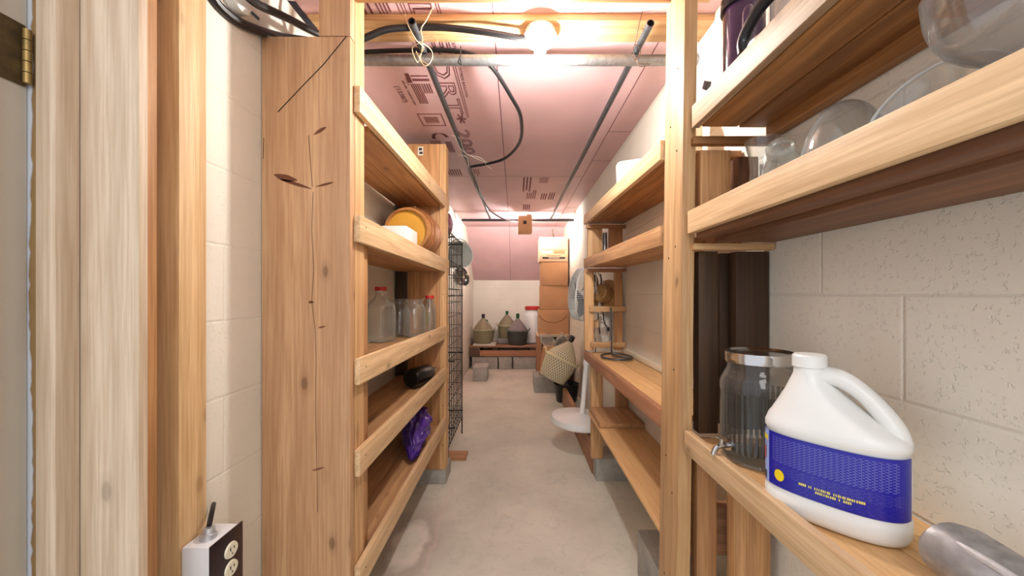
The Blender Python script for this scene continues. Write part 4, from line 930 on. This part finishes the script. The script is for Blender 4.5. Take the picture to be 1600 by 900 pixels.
# ------------------------------------------------------------------ near right: jug, jar, juicer
def jug():
    t = thing('bleach_jug', 'large white plastic jug with deep blue label, handle and screw cap', 'jug', (0.562, 0.708, 0.8015), rot=(0, 0, JROT))
    WM[t.name] = WM[t.name] @ Matrix.Diagonal((.94, .97, 1.0, 1)); t.scale = (.94, .97, 1.0)
    def ring(bm, z, xc, hx, hy, n=3.2, seg=72):
        out = []
        for i in range(seg):
            a = 2 * math.pi * i / seg; c, s = math.cos(a), math.sin(a)
            k = 1 / ((abs(c) ** n + abs(s) ** n) ** (1 / n)); out.append(bm.verts.new((xc + hx * c * k, hy * s * k, z)))
        return out
    bm = bmesh.new()
    def hxf(z): return 0.108 + 0.004 * math.sin(min(1, z / .17) * math.pi)
    prof = [(0.0, 0, .098, .050, 2.6), (0.004, 0, .106, .057, 2.6), (0.012, 0, .110, .060, 2.6), (0.034, 0, .110, .060, 2.6), (0.037, 0, .1075, .0575, 2.6),
            (0.10, 0, .1085, .0585, 2.6), (0.146, 0, .1075, .0575, 2.6), (0.149, 0, .110, .060, 2.6), (0.158, 0, .110, .060, 2.6), (0.166, 0, .107, .058, 2.5),
            (0.172, -.003, .102, .0555, 2.4), (0.179, -.006, .094, .053, 2.3), (0.188, -.013, .082, .050, 2.2), (0.202, -.021, .066, .045, 2.1), (0.220, -.028, .049, .038, 2), (0.238, -.034, .035, .031, 2), (0.252, -.036, .0265, .0265, 2), (0.266, -.036, .0255, .0255, 2)]
    prev = None
    for (z, xc, hx, hy, n) in prof:
        r = ring(bm, z, xc, hx, hy, n)
        if prev:
            for i in range(72): bm.faces.new((prev[i], prev[(i + 1) % 72], r[(i + 1) % 72], r[i]))
        else: bm.faces.new(r[::-1])
        prev = r
    bm.faces.new(prev); obj('jug_body', bm, WHITE, t, local=True, angle=50)
    bm = bmesh.new(); tube(bm, smooth_path([(-.028, 0, .238), (-.008, 0, .252), (.020, 0, .247), (.048, 0, .228), (.072, 0, .202), (.088, 0, .178), (.094, 0, .158)], 8), lambda u: 0.0145 + .006 * abs(u - .5), 16)
    bmesh.ops.scale(bm, vec=(1, 1.15, 1), verts=bm.verts[:]); obj('handle', bm, WHITE, t, local=True)
    bm = bmesh.new(); lathe(bm, [(0.0001, .288), (.026, .288), (.0285, .285), (.0285, .268), (.029, .266), (.0001, .266)], 60, rfun=lambda a, z: 1 + .012 * math.sin(a * 30)); obj('screw_cap', bm, WHITE, t, Matrix.Translation((-.036, 0, 0)), local=True)
    # label wrapped on the aisle side: local -y
    def wrap(name, m, a0, a1, z0, z1, off=.0012, seg=50):
        bm = bmesh.new(); rows = []
        for zi in range(9):
            z = z0 + (z1 - z0) * zi / 8; row = []
            for i in range(seg + 1):
                a = a0 + (a1 - a0) * i / seg; c, s = math.cos(a), math.sin(a); n = 2.6; k = 1 / ((abs(c) ** n + abs(s) ** n) ** (1 / n))
                row.append(bm.verts.new(((.1085 + off) * c * k, (.0585 + off) * s * k, z)))
            rows.append(row)
        for p, q in zip(rows[:-1], rows[1:]):
            for i in range(seg): bm.faces.new((p[i], p[i + 1], q[i + 1], q[i]))
        uv = bm.loops.layers.uv.new('uv')
        for f in bm.faces:
            for lp in f.loops:
                v = lp.vert.co; lp[uv].uv = ((v.x + .11) / .22, (v.z - z0) / (z1 - z0))
        return obj(name, bm, m, t, local=True)
    lt = NT('blue_label'); uvn = lt.n('ShaderNodeTexCoord'); uv = uvn.outputs['UV']
    def rows(scale, wd, sep, thr, seed):
        mp = lt.n('ShaderNodeMapping'); mp.inputs['Scale'].default_value = (scale * .8, scale, 1); mp.inputs['Location'].default_value = (seed, 0, 0); lt.l(uv, mp.inputs[0])
        br = lt.n('ShaderNodeTexBrick', offset=.37); lt.l(mp.outputs[0], br.inputs[0]); br.inputs['Scale'].default_value = 1
        br.inputs['Brick Width'].default_value = wd; br.inputs['Row Height'].default_value = 1; br.inputs['Mortar Size'].default_value = sep; br.inputs['Mortar Smooth'].default_value = 0
        nz = lt.n('ShaderNodeTexNoise', i_Scale=9.0, i_Detail=1.0); lt.l(mp.outputs[0], nz.inputs[0])
        a = lt.n('ShaderNodeMath', operation='SUBTRACT'); a.inputs[0].default_value = 1; lt.l(br.outputs['Fac'], a.inputs[1])
        g = lt.n('ShaderNodeMath', operation='GREATER_THAN'); lt.l(nz.outputs[0], g.inputs[0]); g.inputs[1].default_value = thr
        m = lt.n('ShaderNodeMath', operation='MULTIPLY'); lt.l(a.outputs[0], m.inputs[0]); lt.l(g.outputs[0], m.inputs[1]); return m.outputs[0]
    def band(sock, lo, hi):
        sp = lt.n('ShaderNodeSeparateXYZ'); lt.l(uv, sp.inputs[0])
        a = lt.n('ShaderNodeMath', operation='GREATER_THAN'); lt.l(sp.outputs[sock], a.inputs[0]); a.inputs[1].default_value = lo
        c = lt.n('ShaderNodeMath', operation='LESS_THAN'); lt.l(sp.outputs[sock], c.inputs[0]); c.inputs[1].default_value = hi
        m = lt.n('ShaderNodeMath', operation='MULTIPLY'); lt.l(a.outputs[0], m.inputs[0]); lt.l(c.outputs[0], m.inputs[1]); return m.outputs[0]
    def mul(*s):
        r = s[0]
        for q in s[1:]:
            m = lt.n('ShaderNodeMath', operation='MULTIPLY'); lt.l(r, m.inputs[0]); (lt.l(q, m.inputs[1]) if hasattr(q, 'links') else setattr(m.inputs[1], 'default_value', q)); r = m.outputs[0]
        return r
    blue = lin((30, 30, 150)); c = lt.mix(mul(rows(44, 1.3, .30, .43, 0), band('X', .12, .95), band('Y', .45, .94), .42), blue, lin((190, 196, 240)))
    c = lt.mix(mul(rows(38, 2.2, .33, .56, 5), band('X', .12, .97), band('Y', .24, .43), .4), c, lin((190, 180, 230)))
    c = lt.mix(mul(rows(26, 1.2, .34, .66, 9), band('X', .3, .97), band('Y', .03, .40), .6), c, lin((235, 236, 250)))
    lt.l(c, lt.b.inputs['Base Color']); lt.b.inputs['Roughness'].default_value = .3
    wrap('blue_label', lt.m, R(-141), R(-8), 0.044, 0.142)
    wrap('front_label', plain('pale_blue_label', (150, 170, 226), .35, noise=.15, ns=30), R(-195), R(-141.3), 0.044, 0.142)
    wrap('yellow_heading', plain('label_yellow', (232, 208, 60), .4), R(-190), R(-143), 0.122, 0.131, .0018, 20)
    wrap('red_picture', plain('label_red', (176, 66, 70), .4, noise=.4, ns=60), R(-170), R(-148), 0.085, 0.108, .0018, 16)
    wrap('dark_panel', plain('label_dark', (26, 36, 60), .4, noise=.4, ns=60), R(-180), R(-146), 0.047, 0.062, .0018, 16)
    # yellow seal
    def surf(x, off=.002):
        n = 2.6; h = .0585 + off; return -h * (max(0, 1 - (abs(x) / (.1085 + off)) ** n)) ** (1 / n)
    bm = bmesh.new(); n = 24; vs = []; x0 = -.070; z0 = .066
    cv = bm.verts.new((x0, surf(x0, .0022), z0))
    for i in range(n):
        a = 2 * math.pi * i / n; r = .0105; x = x0 + r * math.cos(a) * .9; vs.append(bm.verts.new((x, surf(x, .0022), z0 + r * math.sin(a))))
    for i in range(n): bm.faces.new((cv, vs[i], vs[(i + 1) % n]))
    obj('yellow_seal', bm, plain('seal_yellow', (238, 206, 30), .4), t, local=True)
    # heavy yellow lines of lettering near the bottom, bent round the label
    bm = bmesh.new(); random.seed(5)
    for zrow, xa, xb, h in ((.0635, -.035, .058, .0042), (.0575, -.012, .042, .0042)):
        x = xa
        while x < xb:
            if random.random() > .13:
                wdt = random.choice((.0016, .0022, .0026))
                vs = [bm.verts.new((xx, surf(xx, .0024), zz)) for xx, zz in ((x, zrow), (x + wdt, zrow), (x + wdt, zrow + h), (x, zrow + h))]; bm.faces.new(vs)
                if wdt > .002: 
                    vs = [bm.verts.new((xx, surf(xx, .0026), zz)) for xx, zz in ((x + .0008, zrow + .001), (x + .0012, zrow + .001), (x + .0012, zrow + h - .001), (x + .0008, zrow + h - .001))]
            x += .0031
    obj('yellow_lettering', bm, plain('letter_yellow', (226, 214, 110), .4), t, local=True, smooth=False)
    return t
JROT = math.atan2(-0.155, 0.118)
jug()
# ribbed glass jar with metal lid and spigot
RIBG = thin_glass('ribbed_glass', (0.86, 0.85, 0.82), (0.45, 0.44, 0.42), haze=.05)
def _ribs():
    nt = RIBG.node_tree; tr = [n for n in nt.nodes if n.type == 'BSDF_TRANSPARENT'][0]; src = tr.inputs[0].links[0].from_socket
    N = nt.nodes.new; L = nt.links.new
    tc = N('ShaderNodeTexCoord'); sp = N('ShaderNodeSeparateXYZ'); L(tc.outputs['Object'], sp.inputs[0])
    an = N('ShaderNodeMath'); an.operation = 'ARCTAN2'; L(sp.outputs['Y'], an.inputs[0]); L(sp.outputs['X'], an.inputs[1])
    m = N('ShaderNodeMath'); m.operation = 'MULTIPLY'; m.inputs[1].default_value = 44; L(an.outputs[0], m.inputs[0])
    sn = N('ShaderNodeMath'); sn.operation = 'SINE'; L(m.outputs[0], sn.inputs[0])
    rp = N('ShaderNodeValToRGB'); rp.color_ramp.elements[0].color = (.28, .27, .25, 1); rp.color_ramp.elements[0].position = .1; rp.color_ramp.elements[1].position = .75; L(sn.outputs[0], rp.inputs[0])
    z1 = N('ShaderNodeMath'); z1.operation = 'GREATER_THAN'; z1.inputs[1].default_value = .03; L(sp.outputs['Z'], z1.inputs[0])
    z2 = N('ShaderNodeMath'); z2.operation = 'LESS_THAN'; z2.inputs[1].default_value = .166; L(sp.outputs['Z'], z2.inputs[0])
    zz = N('ShaderNodeMath'); zz.operation = 'MULTIPLY'; L(z1.outputs[0], zz.inputs[0]); L(z2.outputs[0], zz.inputs[1])
    mx = N('ShaderNodeMix'); mx.data_type = 'RGBA'; mx.blend_type = 'MULTIPLY'; L(zz.outputs[0], mx.inputs[0]); L(src, mx.inputs[6]); L(rp.outputs[0], mx.inputs[7]); L(mx.outputs[2], tr.inputs[0])
_ribs()
jr = thing('ribbed_jar', 'large ribbed clear glass jar with a silver lid and a spigot', 'jar', (0.590, 0.965, 0.8005))
b = bmesh.new()
def ribs(a, z): return 1 + (.014 * math.cos(a * 44) if .03 < z < .165 else 0)
lathe(b, [(0.0001, 0.006), (0.075, 0.003), (0.084, 0.010), (0.087, 0.026), (0.086, 0.031), (0.086, 0.165), (0.088, 0.17), (0.086, 0.19), (0.076, 0.21), (0.071, 0.22), (0.071, 0.245)], 264, rfun=ribs)
obj('glass_body', b, RIBG, jr, local=True)
b = bmesh.new(); lathe(b, [(0.0001, .257), (.066, .257), (.072, .262), (.0765, .260), (.0775, .254), (.0765, .246), (.0775, .242), (.0765, .236), (.073, .236), (.0001, .238)], 48); obj('metal_lid', b, CHROME, jr, local=True)
b = bmesh.new(); lathe(b, [(0.0001, .001), (.083, .001), (.0855, .004), (.083, .009), (0.0001, .008)], 48); obj('glass_foot', b, GLASS, jr, local=True)
sd = Vector((-0.97, -0.20, 0)).normalized()
b = bmesh.new(); q = lambda d, z, s=0: tuple(sd * d + Vector((-sd.y, sd.x, 0)) * s + Vector((0, 0, z)))
tube(b, [q(.082, .040), q(.09, .040)], .014, 16); tube(b, smooth_path([q(.088, .040), q(.108, .040), q(.122, .034), q(.128, .020)]), .0065, 10); tube(b, [q(.106, .040), q(.106, .056)], .006, 10)
tube(b, [q(.106, .058, -.014), q(.106, .058, .014)], .0045, 8); obj('spigot', b, CHROME, jr, local=True)
# cast aluminium juicer / scoop
sc_ = thing('metal_scoop', 'cast metal scoop with a spout at the near end of the bottom right shelf', 'scoop', (0.60, 0.47, 0.80))
b = bmesh.new(); rows = []
path = [(Vector((0.592, 0.555, 0.866)), .034, .7), (Vector((0.594, 0.548, 0.868)), .044, .8), (Vector((0.600, 0.53, 0.866)), .049, .85), (Vector((0.61, 0.48, 0.855)), .051, .8), (Vector((0.62, 0.43, 0.842)), .053, .8), (Vector((0.63, 0.36, 0.828)), .054, .8), (Vector((0.64, 0.30, 0.815)), .054, .8)]
for (c, r, k) in path:
    row = []
    for i in range(25):
        a = R(-75 + 210 * i / 24); row.append(b.verts.new(c + Vector((-math.cos(a) * r * .9, 0, math.sin(a) * r * k - r * .4))))
    rows.append(row)
for p, q2 in zip(rows[:-1], rows[1:]):
    for i in range(24): b.faces.new((p[i], p[i + 1], q2[i + 1], q2[i]))
bmesh.ops.solidify(b, geom=b.faces[:], thickness=.003); obj('hood', b, ALU, sc_)
b = bmesh.new(); tube(b, smooth_path([(0.578, 0.52, .872), (0.588, 0.45, 0.862), (0.598, 0.36, .845)]), .006, 10); obj('ridge', b, ALU, sc_)
b = bmesh.new(); lathe(b, [(0.0001, 0), (.048, 0), (.05, .006), (.03, .02), (.024, .03), (.024, .055), (0.0001, .055)], 30); obj('foot', b, ALU, sc_, Matrix.Translation((0.635, 0.42, 0.8005)))
# glassware on the middle right shelf
MZ = 1.3855
vessel('glass_vase', 'clear flared glass vase standing beside the dark post on the middle right shelf', 'vase', (0.650, 1.048, MZ),
    [(0.0001, 0.004), (0.048, 0.002), (0.052, 0.012), (0.050, 0.04), (0.042, 0.08), (0.034, 0.115), (0.031, 0.14), (0.034, 0.18), (0.044, 0.222)], GLASS)
def aim(d): return tuple(Vector(d).to_track_quat('Z', 'Y').to_euler())
vessel('glass_jar', 'clear jar lying tilted with its threaded round mouth towards the aisle', 'jar', (0.655, 0.945, MZ + .052),
    [(0.024, 0.155), (0.0265, 0.152), (0.0265, 0.147), (0.024, 0.145), (0.0265, 0.141), (0.0265, 0.134), (0.024, 0.13), (0.030, 0.115), (0.040, 0.10), (0.044, 0.08), (0.044, 0.01), (0.038, 0.0), (0.0001, 0.003)], GLASS, rot=aim((-.58, -.58, .5)))
vessel('glass_bottle', 'small clear bottle behind the jar mouth on the middle right shelf', 'bottle', (0.684, 0.866, MZ + .006),
    [(0.0001, 0), (0.026, 0.002), (0.03, 0.01), (0.03, 0.07), (0.016, 0.095), (0.013, 0.12), (0.0165, 0.122), (0.0165, 0.13)], GLASS, rot=aim((-.2, -.25, .94)))
dome = [(0.080 * math.cos(a) ** .8 if a < 1.56 else 0.0001, 0.185 * math.sin(a) ** 1.1) for a in [1.5708 * i / 16 for i in range(17)]]
vessel('glass_dome', 'upturned milky glass bowl on the middle right shelf', 'bowl', (0.636, 0.772, MZ + .003), dome, thin_glass('milky_glass', (0.9, 0.9, 0.88), (0.7, 0.7, 0.68), haze=.09), 48)
pl = thing('glass_platter', 'clear oval glass platter with thick rim leaning against the wall, middle right shelf', 'platter', (0.672, 0.585, MZ + .085))
yv = Vector((0.30, 0, 0.954)); xv = Vector((0.25, -0.968, 0)); xv = (xv - yv * xv.dot(yv)).normalized(); MPL = mat_axes(xv, yv, xv.cross(yv), (0.656, 0.622, MZ + .092))
b = bmesh.new()
lathe(b, [(0.0001, -.010), (0.055, -.010), (0.078, -.004), (0.088, 0.003), (0.098, 0.004), (0.100, 0.007), (0.097, 0.010), (0.086, 0.008), (0.076, 0.001), (0.055, -.005), (0.0001, -.005)], 72); bmesh.ops.scale(b, vec=(.98, .94, 1), verts=b.verts[:])
obj('platter_body', b, thin_glass('rim_glass', (0.94, 0.95, 0.95), (0.8, 0.84, 0.84), haze=.12), pl, MPL)
b = bmesh.new(); tube(b, circle((0, 0, .007), .097, 72, 'z', .093), .0028, 8, closed=True); obj('bright_rim', b, plain('rim_highlight', (226, 230, 228), .15), pl, MPL)
gob = [(0.0001, 0), (0.045, 0.001), (0.046, 0.005), (0.014, 0.012), (0.008, 0.03), (0.008, 0.09), (0.012, 0.102), (0.028, 0.112), (0.045, 0.126), (0.057, 0.145), (0.065, 0.17), (0.068, 0.195), (0.069, .205)]
vessel('glass_goblet', 'wide stemmed glass bowl at the near end of the middle right shelf', 'bowl', (0.598, 0.495, MZ), gob, thin_glass('goblet_glass', (0.93, 0.93, 0.93), (0.6, 0.6, 0.6), haze=.07), 48)
# appliances on the top right shelf
TZ = 1.6875
PUR = plain('aubergine_plastic', (64, 42, 66), .18, coat=.6)
cf = thing('coffee_carafe', 'dark purple insulated carafe with a curved handle on the top right shelf', 'carafe', (0.60, 1.05, TZ))
b = bmesh.new(); lathe(b, [(0.0001, 0), (0.045, 0), (0.05, 0.01), (0.05, 0.26), (0.047, 0.27), (0.0001, .27)], 40); obj('carafe_body', b, PUR, cf, local=True)
b = bmesh.new(); lathe(b, [(0.0001, .31), (0.045, .31), (0.055, .295), (0.056, .265), (0.0001, .262)], 40); obj('carafe_lid', b, BLACKP, cf, local=True)
b = bmesh.new(); tube(b, smooth_path([(-.02, -.045, .20), (-.035, -.085, .205), (-.055, -.11, .18), (-.06, -.115, .12), (-.06, -.11, .07)]), lambda u: .011 - .002 * u, 14); obj('handle', b, PUR, cf, local=True)
kt = thing('steel_kettle', 'chrome kettle with a thick black arched handle on the top right shelf', 'kettle', (0.590, 0.865, TZ))
b = bmesh.new(); lathe(b, [(0.0001, 0), (0.070, 0), (0.080, 0.008), (0.082, 0.03), (0.078, 0.055), (0.080, 0.06), (0.080, 0.066), (0.070, 0.075), (0.045, 0.088), (0.0001, 0.094)], 44); obj('kettle_body', b, CHROME, kt, local=True)
b = bmesh.new(); tube(b, smooth_path([(-.070, .045, .065), (-.070, .045, .10), (-.062, 0.0, .135), (-.045, -.045, .145), (-.02, -.075, .12), (-.01, -.082, .07)]), .013, 14); obj('handle', b, BLACKP, kt, local=True)
b = bmesh.new(); lathe(b, [(0.0001, .118), (0.014, .116), (0.012, .092), (0.0001, .09)], 20); obj('lid_knob', b, BLACKP, kt, local=True)
sk = thing('glass_pitcher', 'clear pitcher standing behind the chrome kettle on the top right shelf', 'pitcher', (0.670, 0.975, TZ))
b = bmesh.new(); lathe(b, [(0.0001, 0.002), (0.035, 0), (0.04, 0.01), (0.042, 0.25), (0.045, 0.27)], 36); obj('glass_body', b, GLASSG, sk, local=True)
tag(box_obj('wall_clip', (0.712, 1.49, 1.985), (0.016, 0.035, 0.03), BLACKP, None, rot=(R(35), 0, 0)), 'tiny black clip on the right wall beyond the purple carafe', 'clip')

# ------------------------------------------------------------------ outlet box
ob = thing('outlet_box', 'white metal outlet box with a black face and two cream sockets at lower left', 'outlet', (-0.72, 0.93, 0.55))
OY0, OY1, OZ0, OZ1, OX = 0.90, 1.0, 0.46, 0.625, -0.697
b = bmesh.new(); add_box(b, ((-0.764 + OX) / 2, (OY0 + OY1) / 2, (OZ0 + OZ1) / 2), (OX + 0.764, OY1 - OY0, OZ1 - OZ0), bev=.008); obj('box_body', b, plain('painted_steel', (226, 228, 232), .4), ob)
b = bmesh.new(); add_box(b, (OX + .002, (OY0 + OY1) / 2, (OZ0 + OZ1) / 2), (.004, OY1 - OY0 + .006, OZ1 - OZ0 + .006), bev=.0015); fp = obj('face_plate', b, plain('dark_plate', (36, 20, 26), .3), ob)
CRM = plain('socket_cream', (226, 220, 196), .4)
for zc in (0.582, 0.538):
    b = bmesh.new(); lathe(b, [(0.0001, .004), (.017, .004), (.0185, 0)], 28); bmesh.ops.scale(b, vec=(1, 1.15, 1), verts=b.verts[:])
    so = obj('socket', b, CRM, ob, Matrix.Translation((OX + .004, (OY0 + OY1) / 2 + .01, zc)) @ Matrix.Rotation(R(90), 4, 'Y'))
    for dy, dz, h in ((-.006, .004, .008), (.006, .004, .006), (0, -.008, .004)): box_obj('slot', (OX + .0085, (OY0 + OY1) / 2 + .01 + dy, zc + dz), (.001, .002, h), INK, so, bev=0)
b = bmesh.new(); lathe(b, [(0.0001, 0), (.017, 0), (.0175, .012), (.013, .013), (.012, .026), (0.0001, .026)], 12); obj('cable_clamp', b, ALU, ob, Matrix.Translation((-0.728, 0.935, OZ1 - .001)) @ Matrix.Rotation(R(-6), 4, 'X'))
wires('black cable entering the top of the outlet box', [[(-0.730, 0.94, 0.652), (-0.742, 0.965, 0.672), (-0.765, 1.0, 0.672)]], BLACK, .0055, 'outlet_cable', 'cable')

# nail heads along the boards
for z in (0.35, 0.62, 0.71, 0.98, 1.31, 1.34, 1.62, 1.71, 1.86):
    nail(0.4436 + z / 2.105 * 0.029, 1.16 + 0.05 * (int(z * 100) % 2), z, NU)
for (zn, zf) in LZ:
    nail(-0.4835, 1.27, zn + .01, LU); nail(-0.4465, 2.56, zf - .01, LU)
for z in (0.25, 0.5, 0.9, 1.2, 1.55): nail(-0.468, 2.499, z, LU, 'y')

# kinds that repeat
GROUPS = {'concrete_block': 'concrete blocks on the floor', 'demijohn': 'basket demijohns', 'metal_pipe': 'overhead metal pipes', 'power_cable': 'black overhead cables',
          'wire_tie': 'wire ties on the overhead pipes', 'glass_jar': 'glass jars on the shelves', 'glass_bottle': 'glass bottles on the shelves', 'glass_carboy': 'glass carboys by the small table',
          'carton': 'cardboard cartons', 'foam_slab': 'slabs under the demijohns', 'light_bulb': 'lit ceiling bulbs', 'lamp_holder': 'porcelain lamp holders', 'shelving_unit': 'pine shelving units'}
for o in bpy.data.objects:
    if o.parent is None and o.get('label'):
        k = o.name.split('.')[0]
        if k in GROUPS: o['group'] = GROUPS[k]
